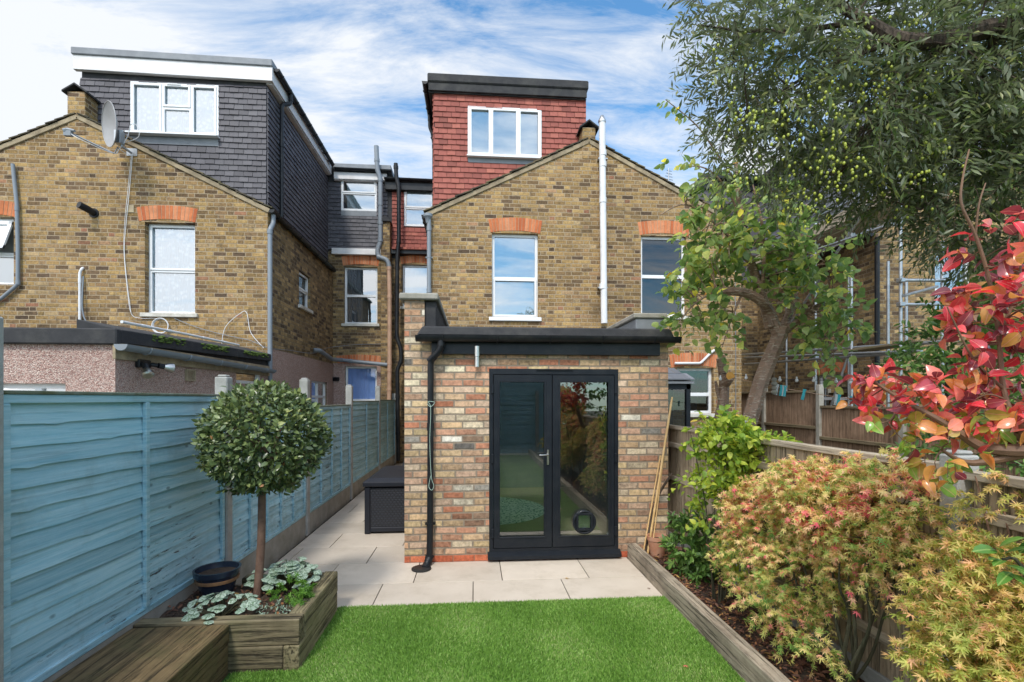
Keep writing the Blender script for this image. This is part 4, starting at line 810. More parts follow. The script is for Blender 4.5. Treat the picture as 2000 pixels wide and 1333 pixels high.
# French doors
u0, u1, z0, z1 = dr
fr = MB(FY(EY)); fw_ = .040; mid = W(1079, 900, EY-.02).x
fr.plate(rect(u0-.004, u1+.004, .062, z1+.004), [rect(u0+fw_, u1-fw_, .13, z1-fw_-.02)], .004, -.07)
doors = fr.build('door_frame', M['doorblack'], ex, bevel=.004)
m = MB(FY(EY)); m.add([(u0-.02, .07, .03), (u1+.02, .07, .03), (u1+.02, .07, .065), (u0-.02, .07, .065), (u0-.02, -.06, .03), (u1+.02, -.06, .03), (u1+.02, -.06, .10), (u0-.02, -.06, .10), (u0-.02, .0, .10), (u1+.02, 0, .10)], [(0,1,2,3),(2,9,8,3),(8,9,6,7),(4,7,6,5),(0,4,5,1),(0,3,8,7,4),(1,5,6,9,2)]); m.build('threshold', M['doorblack'], doors)
m = MB(FY(EY)); m.box((u0+u1)/2-.2, (u0+u1)/2+.2, .004, .02, z1-.015, z1+.0); m.build('trickle_vent', M['doorblack'], doors, bevel=.003)
leafs = []
for (a, b, nm) in ((u0+fw_+.004, mid-.003, 0), (mid+.003, u1-fw_-.004, 1)):
    zb, zt_ = .135, z1-fw_-.024; gap = .060
    holeR = (a+(.050 if nm == 0 else .068), b-(.068 if nm == 0 else .050), zb+.105, zt_-gap)
    m = MB(FY(EY)); m.plate(rect(a, b, zb, zt_), [rect(*holeR)], .012, -.05); m.plate(rect(holeR[0]-.004, holeR[1]+.004, holeR[2]-.004, holeR[3]+.004), [rect(holeR[0]+.018, holeR[1]-.018, holeR[2]+.018, holeR[3]-.018)], .016, -.0)
    dd = m.build('door', M['doorblack'], ex, bevel=.004)
    m = MB(FY(EY)); m.add([(holeR[0]-.005, -.02, holeR[2]-.005), (holeR[1]+.005, -.02, holeR[2]-.005), (holeR[1]+.005, -.02, holeR[3]+.005), (holeR[0]-.005, -.02, holeR[3]+.005)], [(0,1,2,3)]); m.build('pane', M['doorglass'], dd)
    m = MB(FY(EY))
    for zz in (.3, 1.1, 1.85): m = MB(FY(EY)); m.box((a-.025 if nm == 0 else b-.0), (a+.0 if nm == 0 else b+.025), .005, .03, zz-.05, zz+.05); m.build('hinge', M['doorblack'], dd, bevel=.004)
    leafs.append((dd, holeR))
dd, hr = leafs[0]; m = MB(); c = W(1070, 888, EY-.015); m.box(c.x-.010, c.x+.010, EY-.026, EY-.012, c.z-.11, c.z+.05); m.tube([c+Vector((0, 0, .0)), c+Vector((0, -.05, 0)), c+Vector((-.03, -.06, 0)), c+Vector((-.10, -.06, .0))], .0075, 8); m.tube([c+Vector((0, -.005, -.08)), c+Vector((0, -.02, -.08))], .012, 8)
m.build('handle', M['chrome'], dd, smooth=True)
dd, hr = leafs[1]; c = W(1141, 1020, EY-.02); m = MB(); n = 32; R0, s = .130, .072
m.tube([c+Vector((math.cos(i*2*math.pi/n)*R0*.90, -.012, math.sin(i*2*math.pi/n)*R0*.90)) for i in range(n+1)], .014, 8, caps=False)
m.m = FY(EY); out = [(c.x+math.cos(i*2*math.pi/n)*R0*.93, c.z+math.sin(i*2*math.pi/n)*R0*.93) for i in range(n)]
m.plate(out, [rect(c.x-s, c.x+s, c.z-s, c.z+s+.01)], .028, -.018)
m.plate(rect(c.x-s-.018, c.x+s+.018, c.z-s-.018, c.z+s+.028), [rect(c.x-s+.004, c.x+s-.004, c.z-s+.004, c.z+s+.006)], .05, .02)
cf = m.build('cat_flap', M['doorblack'], dd, bevel=.003); cf['label'] = 'round black cat flap set in the right hand glass'
m = MB(FY(EY)); m.box(c.x-s+.006, c.x+s-.006, .022, .027, c.z-s+.008, c.z+s+.002); m.build('flap', M['glassdark'], cf)
# room behind the doors
m = MB(); m.box(e0+.26, e1-.26, EY+.28, Yg-.02, .02, .058); m.build('floor', M['floor'], ex)
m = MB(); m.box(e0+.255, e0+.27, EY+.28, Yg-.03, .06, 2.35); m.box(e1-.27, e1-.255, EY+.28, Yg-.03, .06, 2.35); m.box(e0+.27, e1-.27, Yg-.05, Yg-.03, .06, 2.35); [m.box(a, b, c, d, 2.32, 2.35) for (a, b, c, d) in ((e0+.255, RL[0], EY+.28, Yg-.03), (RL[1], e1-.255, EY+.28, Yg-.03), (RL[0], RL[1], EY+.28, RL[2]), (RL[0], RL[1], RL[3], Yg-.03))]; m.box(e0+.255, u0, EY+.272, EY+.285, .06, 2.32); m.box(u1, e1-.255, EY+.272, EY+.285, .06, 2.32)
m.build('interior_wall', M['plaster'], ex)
m = MB(); m.lathe([(.92, 0), (.93, .006), (.92, .012)], (.15, 7.35, .060), 64)
def rugm():
    b = NB('teal_woven_rug'); P = b.pos(); v = b.n('ShaderNodeTexVoronoi'); b.l(P, v.inputs['Vector']); v.inputs['Scale'].default_value = 26
    c = b.mix(b.ramp(v.outputs['Distance'], [(.3, 0.0), (.5, 1.0)]), (.05,.22,.17), (.60,.72,.62)); return b.fin(c, .95)
tag(m.build('rug', rugm()), 'round teal and cream woven rug on the floor inside the French doors', 'rug')
m = MB(); m.lathe([(.07, 0), (.085, .05), (.078, .05), (.062, .01)], (G(1172, 1018, .1).x, 5.75, .061), 20); tag(m.build('pet_bowl', M['upvc'], smooth=True), 'small white pet bowl on the floor behind the cat flap', 'bowl')
m = MB(); m.add([(RL[0]-.01, RL[2]-.01, 2.45), (RL[1]+.01, RL[2]-.01, 2.45), (RL[1]+.01, RL[3]+.01, 2.45), (RL[0]-.01, RL[3]+.01, 2.45)], [(0,1,2,3)]); m.build('added_rooflight', M['glassdark'], ex)  # pane of the added skylight, out of view, letting daylight onto the rug
# up and down wall light
wl = thing('wall_light', tuple(W(932, 697, EY)), 'steel cylinder wall light on the brick above and left of the doors', 'wall light'); c = W(932, 697, EY-.06)
m = MB(); m.tube([c+Vector((0, 0, -.11)), c+Vector((0, 0, -.002))], .030, 18); m.tube([c+Vector((0, 0, .002)), c+Vector((0, 0, .11))], .034, 18); m.build('body', M['chrome'], wl, smooth=True)
m = MB(); m.box(c.x-.02, c.x+.02, EY-.04, EY, c.z-.04, c.z+.04); m.build('bracket', M['chrome'], wl, bevel=.003)
# gully cover
m = MB(); c = G(823, 1112, .006); m.lathe([(.10, 0), (.10, .012), (.085, .018), (.04, .014)], c, 24); tag(m.build('gully_cover', M['blackpl'], smooth=True), 'round black drain gully on the paving below the downpipe', 'drain')

# ================================================================ right terraced house behind scaffolding
hr_ = thing('brick_house', (9.0, Yg, 0), 'brown brick terraced house on the right wrapped in scaffolding', 'house', 'terraced houses seen from the back')
XR = 8.1
wr = hole((1826, 492), (1900, 640), Yg)
m = MB(FY(Yg)); m.plate([(XR, 0), (14.2, 0), (14.2, 5.1), (11.15, 6.7), (XR, 5.1)], [rect(*wr)]); m.build('wall', M['stock_dark'], hr_)
m = MB(FXm(XR)); wside = (9.9, 10.9, 1.2, 2.3); m.plate(rect(Yg+.25, Yb+3, 0, 5.1), [rect(*wside)]); m.build('wall', M['stock_dark'], hr_)
window(hr_, FY(Yg), *wr, recess=.08, sill='sill', curtain='net'); window(hr_, FXm(XR), *wside, recess=.08, gl='glassdark'); arch(hr_, FXm(XR), wside[0]-.05, wside[1]+.05, wside[3]+.05, n=15)
roof_slope(hr_, Yg, Yb+3, XR-.05, 5.1, 11.15, 6.72); roof_slope(hr_, Yg, Yb+3, 14.3, 5.1, 11.15, 6.72)
m = MB(); m.box(XR+.1, 14, Yd+.3, 18, 5.0, 7.9); m.build('loft_wall', M['greyslate'], hr_)
tiles('tile_hanging', hr_, FXm(XR+.1), Yd+.3, 15, 5.15, 7.7, 'greyslate', gauge=.15, tw=.28, n0=.002); tiles('tile_hanging', hr_, FY(Yd+.3), XR+.1, 13, 5.15, 7.7, 'greyslate', gauge=.15, tw=.28, n0=.002)
m = MB(); m.box(XR-.05, 14, Yd+.2, 18, 7.9, 8.05); m.build('flat_roof', M['felt'], hr_, bevel=.01)
pipe('downpipe', hr_, [(XR-.02, Yg-.06, 5.0), (XR-.02, Yg-.06, .2)], .045, 'blackpl', collars=((0, .4),)); gutter('gutter', hr_, (XR-.10, Yg, 5.1), (XR-.10, 15, 5.05), .06, 'blackpl', brackets=8)
m = MB(); m.box(XR+.4, 14, 10.6, 10.7, 0, 5); m.build('interior_wall', M['plaster'], hr_)

# scaffolding
sf = thing('scaffolding', (7.3, 9, 0), 'steel tube scaffolding with timber boards along the right hand house', 'scaffolding')
px_posts = [(1759, 7.55), (1663, 8.75), (1593, 9.8), (1536, 10.9)]
def pole(a, b, r=.026, nm='pole'):
    m = MB(); m.tube([a, b], r, 10); return m.build(nm, M['steel'], sf, smooth=True)
for (px, Y) in px_posts:
    q = W(px, 600, Y); top = {1759: 5.9, 1663: 4.3, 1593: 5.6, 1536: 5.0}[px]; pole((q.x, q.y, 0), (q.x, q.y, top))
    pole((q.x+.75, q.y, 0), (q.x+.75, q.y, 4.4))
a, b = W(1500, 694, 11.5), W(1830, 672, 7.0)
pole(W(1455, 699, 12.4), W(1800, 686, 7.2)); pole(W(1455, 712, 12.4), W(1760, 690, 7.6)); pole(W(1440, 694, 12.8), W(1840, 668, 7.0))
pole(W(1560, 500, 10.2), W(1745, 437, 7.4)); pole(W(1500, 470, 11.5), W(1700, 375, 7.6)); pole(W(1755, 548, 7.5), W(1850, 548, 7.5)); pole(W(1755, 595, 7.5), W(1880, 595, 7.5)); pole(W(1765, 578, 7.5), W(1830, 560, 8.6))
pole(W(1770, 545, 8.2), W(1770, 690, 8.2)); pole(W(1500, 750, 11.2)+Vector((0,0,.6)), W(1760, 300, 7.5)); pole(W(1655, 700, 8.8), W(1622, 795, 9.2), .022); pole(W(1498, 480, 11.5), W(1600, 478, 9.8))
p1, p2 = W(1560, 478, 10.2), W(1735, 418, 7.45)
for j in range(3):
    m = MB(); X0 = p1.x+j*.24; m.box(X0, X0+.225, 7.2, 12.2, p1.z-.02, p1.z+.018); m.build('board', M['fencewoodY'], sf, bevel=.003)
m = MB(); m.box(p1.x-.04, p1.x-.005, 7.2, 12.2, p1.z+.0, p1.z+.22); m.build('toe_board', M['fencewoodY'], sf, bevel=.003)
m = MB(); q = W(1665, 688, 8.7); m.box(q.x-.05, q.x+.4, 7.3, 9.3, q.z+.02, q.z+.055); m.build('board', M['brownY'], sf, bevel=.003)
for (px, py, Y) in ((1759, 548, 7.5), (1759, 595, 7.5), (1759, 688, 7.5), (1663, 460, 8.7), (1663, 694, 8.7), (1593, 697, 9.8), (1593, 490, 9.8), (1759, 436, 7.5)): q = W(px, py, Y); m = MB(); m.box(q.x-.045, q.x+.045, q.y-.05, q.y+.045, q.z-.035, q.z+.035); m.build('clamp', M['steel'], sf, bevel=.008)

# slate roofed bay beside our extension
cv = thing('conservatory', (2.6, 8.3, 0), 'dark framed glazed bay with slate roof just right of the brick extension', 'conservatory')
A = W(1304, 700, 8.3); B = W(1350, 744, 7.6)
x0c, x1c = 2.35, B.x; y0c = 7.6; zc = B.z
m = MB(); m.add([(x0c, y0c-.05, zc-.02), (x1c+.03, y0c-.05, zc-.02), (x1c-.55, 9.15, zc+.59), (x0c, 9.15, zc+.59), (x1c+.03, 9.15, zc-.02), (x0c, y0c-.05, zc-.05), (x1c+.03, y0c-.05, zc-.05), (x1c+.03, 9.15, zc-.05), (x0c, 9.15, zc-.05)], [(0,1,2,3),(1,4,2),(5,8,7,6),(0,5,6,1),(1,6,7,4),(4,7,8,3,2),(3,8,5,0)]); m.build('roof_base', M['lead'], cv)
m = MB(); N = 6
for r in range(N):
    t0, t1 = r/N, (r+1.15)/N
    for i in range(9):
        xa = x0c+i*.28+(r % 2)*.14; xb = xa+.275
        for e in (0,):
            lim = x1c+.03-.58*t0
            if xa > lim: continue
            xb2 = min(xb, lim); ya, yb = y0c-.06+(9.2-y0c)*t0, y0c-.06+(9.2-y0c)*min(t1, 1); z_a, z_b = zc+.62*t0, zc+.62*min(t1, 1)
            m.add([(xa, ya, z_a+.03), (xb2, ya, z_a+.03), (xb2, yb, z_b+.015), (xa, yb, z_b+.015), (xa, ya, z_a+.012), (xb2, ya, z_a+.012)], [(0,1,2,3),(4,5,1,0)], rs.random())
m.build('roof', M['greyslate'], cv)
m = MB(); 
for x in (x0c+.05, (x0c+x1c)/2, x1c-.08): m.box(x, x+.07, y0c, y0c+.07, 0, zc-.05)
m.box(x0c+.05, x1c, y0c, y0c+.07, zc-.14, zc-.055); m.box(x0c+.05, x1c, y0c+.01, y0c+.06, .9, .96)
for y in (8.3, 9.0): m.box(x1c-.08, x1c-.01, y, y+.07, 0, zc-.05)
m.box(x1c-.08, x1c-.012, y0c+.07, 9.15, zc-.14, zc-.055); m.build('frame', M['doorblack'], cv, bevel=.003)
m = MB(); m.add([(x0c+.1, y0c+.035, 0), (x1c-.05, y0c+.035, 0), (x1c-.05, y0c+.035, zc-.1), (x0c+.1, y0c+.035, zc-.1)], [(0,1,2,3)]); m.add([(x1c-.045, y0c+.05, 0), (x1c-.045, 9.15, 0), (x1c-.045, 9.15, zc-.1), (x1c-.045, y0c+.05, zc-.1)], [(0,1,2,3)]); m.build('pane', M['glassdark'], cv)

# ================================================================ satellite dish, flood light
sdh = thing('satellite_dish', pg(258, 298, 0), 'grey satellite dish bracketed to the brick gable beside the charcoal loft', 'satellite dish')
bp = Vector(pg(258, 298, 0)); cD = W(213, 243, Yg-.55); nD = Vector((-.62, -.78, -.10)).normalized()
e1_ = nD.cross(Vector((0,0,1))).normalized(); e2_ = e1_.cross(nD)
m = MB(); vs = []; fs = []; rings = 6; seg = 32
for s_, th in ((0, 0), (1, .006)):
    for i in range(rings+1):
        r = i/rings
        for k in range(seg): a = 2*math.pi*k/seg; vs.append(tuple(cD+e1_*math.cos(a)*r*.31+e2_*math.sin(a)*r*.36-nD*(.085*(1-r*r)+th)))
for s_ in (0, 1):
    o = s_*(rings+1)*seg
    for i in range(rings):
        for k in range(seg): f_ = (o+i*seg+k, o+i*seg+(k+1) % seg, o+(i+1)*seg+(k+1) % seg, o+(i+1)*seg+k); fs.append(f_ if s_ == 0 else tuple(reversed(f_)))
m.add(vs, fs); m.tube([cD+e1_*math.cos(t*math.pi/16)*.312+e2_*math.sin(t*math.pi/16)*.362 for t in range(33)], .007, 6, caps=False)
m.build('reflector', pm('dish_grey', (.34,.34,.35), (.28,.28,.29), 3, .5, 0, dirt=(.2,.19,.17)), sdh, smooth=True)
m = MB(); b0 = cD-nD*.12-e2_*.22; m.box(bp.x-.09, bp.x+.09, Yg-.012, Yg, bp.z-.07, bp.z+.07); m.tube([bp+Vector((0, -.01, -.02)), bp+Vector((-.12, -.3, .06)), b0+Vector((.03, .02, -.08)), b0+Vector((.03, .02, .18))], .022, 8)
c = b0+Vector((.0, 0, .05)); m.box(c.x-.05, c.x+.05, c.y-.06, c.y+.06, c.z-.12, c.z+.10); m.build('bracket', M['steel'], sdh, bevel=.004)
lnb = W(133, 258, Yg-.9); m = MB(); m.tube([b0+Vector((-.02, 0, -.12)), cD-e2_*.47-nD*.02, lnb], .013, 8); m.build('feed_arm', M['steel'], sdh, smooth=True)
m = MB(); m.tube([lnb+Vector((.10, 0, .02)), lnb+Vector((.0, 0, .03)), lnb+Vector((-.05, .0, .01))], [.02, .035, .045], 10); m.box(lnb.x-.05, lnb.x+.06, lnb.y-.03, lnb.y+.03, lnb.z-.07, lnb.z+.01); m.build('receiver', M['greypl'], sdh)
m = MB(); m.tube(smooth_path([lnb, lnb+Vector((.2, 0, -.12)), cD-e2_*.47, b0+Vector((0, 0, -.15)), b0+Vector((.1, .05, .1)), b0+Vector((.15, .05, .3)), b0+Vector((.25, .05, .28)), b0+Vector((.25, .08, .1)), bp+Vector((-.1, -.2, .0)), bp+Vector((0, -.03, -.08))]), .006, 5); m.build('cable', M['whitepl'], sdh, smooth=True)

fl = thing('flood_light', tuple(WX(272, 712, PX)), 'black twin headed flood light with silver bulbs on the pink pebbledash', 'flood light'); c = WX(275, 711, PX)
m = MB(); m.box(PX, PX+.05, c.y-.10, c.y+.10, c.z-.045, c.z+.045); m.tube([c+Vector((.04, -.05, 0)), c+Vector((.10, -.08, -.02))], .025, 10); m.tube([c+Vector((.04, .1, 0)), c+Vector((.10, .14, -.01))], .025, 10); m.build('body', M['blackpl'], fl, bevel=.008)
for (p, d) in ((c+Vector((.10, -.08, -.02)), Vector((.45, -.45, -.75))), (c+Vector((.10, .14, -.01)), Vector((.5, .8, -.15)))):
    d.normalize(); m = MB(); m.tube([p, p+d*.06], .032, 14); m.build('lamp_holder', M['blackpl'], fl, smooth=True)
    m = MB(); m.tube([p+d*.06, p+d*.10, p+d*.15, p+d*.165], [.03, .05, .06, .045], 16); m.build('bulb', M['chrome'], fl, smooth=True)
# ================================================================ blue fence on the left
M['mosscap'] = pm('mossy_cap', (.20,.24,.20), (.12,.13,.07), 6, .9, .004, 80, dirt=(.07,.07,.03), dirt_amt=.7, dscale=8)
bf = thing('panel_fence', (-2.2, 4, 0), 'blue painted overlap panel fence with concrete posts along the left side', 'fence')
FX = -2.14; rf = random.Random(11)
def bfpanel(y0, y1, zb, zt, battens, nb=13):
    m = MB(); hgt = (zt-.05-zb-.03)/nb; seg = 26
    for k in range(nb):
        a = zb+.03+k*hgt; b = a+hgt*1.16; ph = rf.uniform(0, 9); vs = []
        amp = rf.uniform(.0015, .0045); tilt = rf.uniform(-.004, .004)
        for i in range(seg+1):
            t = i/seg; y = y0+(y1-y0)*t
            e = amp*(math.sin(t*7+ph)+.6*math.sin(t*17+ph*2)+.4*math.sin(t*31+ph*3))+tilt*(t-.5)*2
            if rf.random() < .04: e -= .008
            bow = .003*math.sin(t*3.1+ph)
            vs += [(FX-.004+bow, y, a+e), (FX-.021, y, b), (FX-.026+bow, y, a+e+.004)]
        fs = []
        for i in range(seg): o = i*3; fs += [(o, o+3, o+4, o+1), (o+2, o+5, o+3, o)]
        m.add(vs, fs, rf.random())
    m.box(FX-.05, FX-.045, y0, y1, zb, zt-.03)
    p = m.build('fence_panel', M['blue'], bf)
    m = MB(); m.box(FX-.02, FX+.012, y0, y1, zt-.055, zt-.012); m.build('rail', M['blue'], p, bevel=.003); m = MB(); m.box(FX-.055, FX+.02, y0-.0, y1, zt-.0115, zt+.006); m.build('cap', M['mosscap'], p, bevel=.003)
    m = MB(); m.box(FX-.018, FX+.010, y0, y1, zb-.002, zb+.038); m.build('rail', M['blue'], p, bevel=.003)
    for t in battens:
        yc = y0+.02+(y1-y0-.04)*t; m = MB(); m.box(FX-.01, FX+.016, yc-.019, yc+.019, zb+.039, zt-.056); m.build('batten', M['blue'], p, bevel=.003)
ys = [2.30, 4.36, 6.36, 8.56, 11.04, 13.22]; tops = [1.775, 1.66, 1.645, 1.70, 1.72]; bots = [.345, .27, .26, .26, .26]; nbt = [[0, .5, 1], [0, .2, .4, .6, .8, 1], [0, .25, .5, .75, 1], [0, .5, 1], [0, .5, 1]]; ptop = [2.13, 1.95, 2.01, 1.99, 2.04, 1.9]
for i in range(5): bfpanel(ys[i]+.055, ys[i+1]-.055, bots[i], tops[i], nbt[i])
bfpanel(.25, 2.245, .345, 1.80, [0, .33, .66, 1]); bfpanel(-1.8, .15, .345, 1.80, [0, .5, 1]); bfpanel(-3.85, -1.9, .345, 1.80, [0, .5, 1])
for i, y in enumerate([-3.9, -1.85, .2]+ys):
    zt = 2.0 if i < 3 else ptop[i-3]; m = MB()
    m.box(FX-.075, FX+.03, y-.05, y+.05, 0, zt-.02); m.box(FX-.06, FX+.015, y-.035, y+.035, zt-.02, zt); m.build('fence_post', M['post'], bf, bevel=.008)
allys = [-3.9, -1.85, .2]+ys; allb = [.345]*3+bots
for i in range(len(allys)-1):
    m = MB(); m.box(FX-.045, FX+.005, allys[i]+.05, allys[i+1]-.05, -.02, allb[i]-.004); m.build('gravel_board', M['concrete'], bf, bevel=.004)
# boundary fence at the end of the garden, behind the camera (seen mirrored in the doors)
bb = thing('end_fence', (0, -4.6, 0), 'blue painted fence closing the garden, mirrored in the French doors', 'fence'); m = MB()
for k in range(17): m.box(-2.2, 2.6, -4.62-.012*(k % 2), -4.60-.012*(k % 2), .05+k*.15, .19+k*.15)
m.box(-2.2, 2.6, -4.68, -4.645, .05, 2.55); m.build('fence_panel', M['blue'], bb)
for x in (-2.0, 0, 1.9): m = MB(); m.box(x, x+.1, -4.6, -4.52, 0, 2.0); m.build('fence_post', M['post'], bb)

# ================================================================ pale fence on the right
rfz = thing('board_fence', (2.3, 3, 0), 'pale weathered vertical board fence behind the maples on the right', 'fence')
RX = 2.27; rtop = 1.43; pys = [5.9, 3.95, 2.1, .25, -1.6, -3.5]
def rfpanel(y1, y0, top):
    m = MB(); y = y0+.05; 
    while y < y1-.06:
        w_ = min(rf.uniform(.09, .11), y1-.05-y); o = rf.uniform(-.003, .003)
        m.box(RX+o, RX+.016+o, y, y+w_-.004, .20, top-.03+rf.uniform(-.004, 0), rf.random()); y += w_
    p = m.build('fence_panel', M['fencewoodZ'], rfz)
    m = MB(); m.box(RX-.035, RX+.03, y0+.05, y1-.05, top-.029, top+.012); m.build('cap', M['fencewoodY'], p, bevel=.004)
    for z in (.42, .85, 1.22): m = MB(); m.box(RX-.032, RX-.004, y0+.05, y1-.05, z-.028, z+.028); m.build('rail', M['fencewoodY'], p, bevel=.004)
    m = MB(); m.box(RX-.01, RX+.04, y0+.05, y1-.05, -.02, .195); m.build('gravel_board', M['post'], rfz, bevel=.005)
rtops = [1.43, 1.42, 1.40, 1.40, 1.4]
for i in range(5): rfpanel(pys[i], pys[i+1], rtops[i])
for i, y in enumerate(pys):
    m = MB(); zt = 1.56 if i == 1 else 1.50
    if i == 0: continue
    m.box(RX-.06, RX+.05, y-.05, y+.05, 0, zt-.02); m.box(RX-.045, RX+.035, y-.035, y+.035, zt-.02, zt); m.build('fence_post', M['post'], rfz, bevel=.008)

# brown fence between the next two gardens
nf = thing('brown_fence', (6.7, 9, 0), 'dark brown board fence of the far garden below the washing line', 'fence')
NX = 6.72; nys = [12.6, 10.75, 8.95, 7.1, 5.2, 3.3]; ntop = [1.9, 1.90, 1.60, 1.60, 1.6]
for i in range(5):
    m = MB(); y = nys[i+1]+.05
    while y < nys[i]-.06:
        w_ = min(rf.uniform(.10, .13), nys[i]-.05-y); m.box(NX, NX+.015+rf.uniform(0, .006), y, y+w_-.003, .1, ntop[i]-.03, rf.random()); y += w_
    p = m.build('fence_panel', M['brownZ'], nf)
    m = MB(); m.box(NX-.04, NX+.03, nys[i+1]+.05, nys[i]-.05, ntop[i]-.029, ntop[i]+.015); m.build('cap', M['brownY'], p, bevel=.004)
    for z in (.45, ntop[i]*.62): m = MB(); m.box(NX-.05, NX-.003, nys[i+1]+.05, nys[i]-.05, z-.03, z+.03); m.build('rail', M['brownY'], p, bevel=.004)
for i, y in enumerate(nys):
    m = MB(); m.box(NX-.05, NX+.05, y-.05, y+.05, 0, 2.02 if i < 3 else 1.8); m.build('fence_post', M['concrete'], nf, bevel=.006)

# ================================================================ raised beds
SX = 1.66
m = MB(); m.box(SX, SX+.10, 2.0, 5.16, -.02, .172, .5); o = m.build('sleeper_edging', M['sleeperY'], bevel=.007, seg=2); tag(o, 'long weathered timber sleeper edging the right hand bed', 'sleeper')
m = MB(); m.box(SX, SX+.10, -4.5, 1.995, -.02, .172, .5); o = m.build('sleeper_edging', M['sleeperY'], bevel=.007); tag(o, 'timber sleeper continuing the bed edge towards the viewer, below the picture', 'sleeper')
m = MB(); n1_, n2_ = 60, 8; vs = []
for i in range(n1_+1):
    for j in range(n2_+1):
        y = -4.5+9.65*i/n1_; x = SX+.10+(RX-SX-.11)*j/n2_; vs.append((x, y, .10+rf.uniform(-.012, .015)))
m.add(vs, [(i*(n2_+1)+j, i*(n2_+1)+j+1, (i+1)*(n2_+1)+j+1, (i+1)*(n2_+1)+j) for i in range(n1_) for j in range(n2_)]); tag(m.build('bed_soil', M['soil'], smooth=True), kind='structure')
pl = thing('planter', (-1.6, 3.6, 0), 'raised planter of stacked dark sleepers holding the lollipop tree', 'planter')
X0, X1, Y0, Y1 = FX+.01, -1.12, 3.19, 4.06
def sleeper(nm, x0, x1, y0, y1, z0, z1, mat, par): m = MB(); m.box(x0, x1, y0, y1, z0, z1); return m.build(nm, M[mat], par, bevel=.008, seg=2)
sleeper('sleeper', X0, X1-.102, Y0, Y0+.1, .0, .163, 'sleeperX', pl); sleeper('sleeper', X0, X1-.0, Y0+.002, Y0+.098, .166, .331, 'sleeperX', pl)
sleeper('sleeper', X1-.10, X1, Y0+.0, Y1, .0, .163, 'sleeperYp', pl) if 'sleeperYp' in M else sleeper('sleeper', X1-.10, X1, Y0, Y1, .0, .163, 'sleeperY', pl)
sleeper('sleeper', X1-.10, X1+.003, Y0+.1005, Y1, .166, .334, 'sleeperYp', pl)
sleeper('sleeper', X0+.3, X1-.102, Y1-.10, Y1, .0, .163, 'sleeperX', pl); sleeper('sleeper', X0+.3, X1-.102, Y1-.10, Y1, .166, .328, 'sleeperX', pl)
m = MB(); m.plate(rect(X0+.01, X1-.101, Y0+.101, Y1-.101)) if False else None
vs = []; n_ = 14
for i in range(n_+1):
    for j in range(n_+1): vs.append((X0+(X1-.1-X0)*i/n_, Y0+.1+(Y1-.2-Y0)*j/n_, .265+rf.uniform(-.01, .015)))
m = MB(); m.add(vs, [(i*(n_+1)+j, (i+1)*(n_+1)+j, (i+1)*(n_+1)+j+1, i*(n_+1)+j+1) for i in range(n_) for j in range(n_)]); m.build('soil', M['soil'], pl, smooth=True)
bn = thing('timber_bench', (-1.85, 2.6, 0), 'low bench of dark mossy timber boards beside the planter in the left corner', 'bench')
sleeper('board', X0, -1.845, -.3, Y0-.004, .215, .315, 'sleeperYd', bn); sleeper('board', -1.84, -1.545, -.3, Y0-.004, .215, .318, 'sleeperYd', bn)
sleeper('side_board', -1.60, -1.55, -.3, Y0-.006, .0, .213, 'sleeperYd', bn); sleeper('side_board', X0, X0+.05, -.3, Y0-.006, .0, .213, 'sleeperYd', bn)

# ================================================================ storage box and things behind it
sb = thing('storage_box', (-1.05, 6.9, 0), 'dark rattan effect storage box standing on the side passage paving', 'storage box')
bx0, bx1, by0, by1 = -1.41, -.80, 6.33, 7.65
m = MB(); m.box(bx0+.02, bx1-.02, by0+.02, by1-.02, .03, .60); m.build('body', M['rattan'], sb, bevel=.01)
m = MB()
for (x, y) in ((bx0, by0), (bx1-.07, by0), (bx0, by1-.07), (bx1-.07, by1-.07)): m.box(x, x+.07, y, y+.07, .005, .61)
m.box(bx0+.07, bx1-.07, by0+.005, by0+.03, .03, .09); m.box(bx0+.005, bx0+.03, by0+.07, by1-.07, .03, .09); m.build('frame', M['boxlid'], sb, bevel=.008)
m = MB(); lz = .615; vs = [(bx0-.02, by0-.02, lz), (bx1+.02, by0-.02, lz), (bx1+.02, by1+.02, lz), (bx0-.02, by1+.02, lz), (bx0-.02, by0-.02, lz+.06), (bx1+.02, by0-.02, lz+.06), (bx1+.02, by1+.02, lz+.06), (bx0-.02, by1+.02, lz+.06), (bx0+.06, by0+.08, lz+.10), (bx1-.06, by0+.08, lz+.10), (bx1-.06, by1-.08, lz+.10), (bx0+.06, by1-.08, lz+.10)]
m.add(vs, [(3,2,1,0),(0,1,5,4),(1,2,6,5),(2,3,7,6),(3,0,4,7),(4,5,9,8),(5,6,10,9),(6,7,11,10),(7,4,8,11),(8,9,10,11)]); m.build('lid', M['boxlid'], sb, bevel=.01, seg=2)
q = thing('folded_chair', (-1.0, 8.3, 0), 'dark folded garden chair stacked behind the rattan storage box', 'chair'); m = MB()
m.tube([(-1.35, 8.0, .02), (-1.2, 8.6, .75)], .014, 8); m.tube([(-.95, 8.0, .02), (-.8, 8.6, .75)], .014, 8); m.tube([(-1.35, 8.6, .02), (-1.2, 8.1, .55)], .014, 8); m.tube([(-.95, 8.6, .02), (-.8, 8.1, .55)], .014, 8); m.tube([(-1.2, 8.6, .75), (-.8, 8.6, .75)], .014, 8); m.build('frame', M['blackpl'], q, smooth=True)
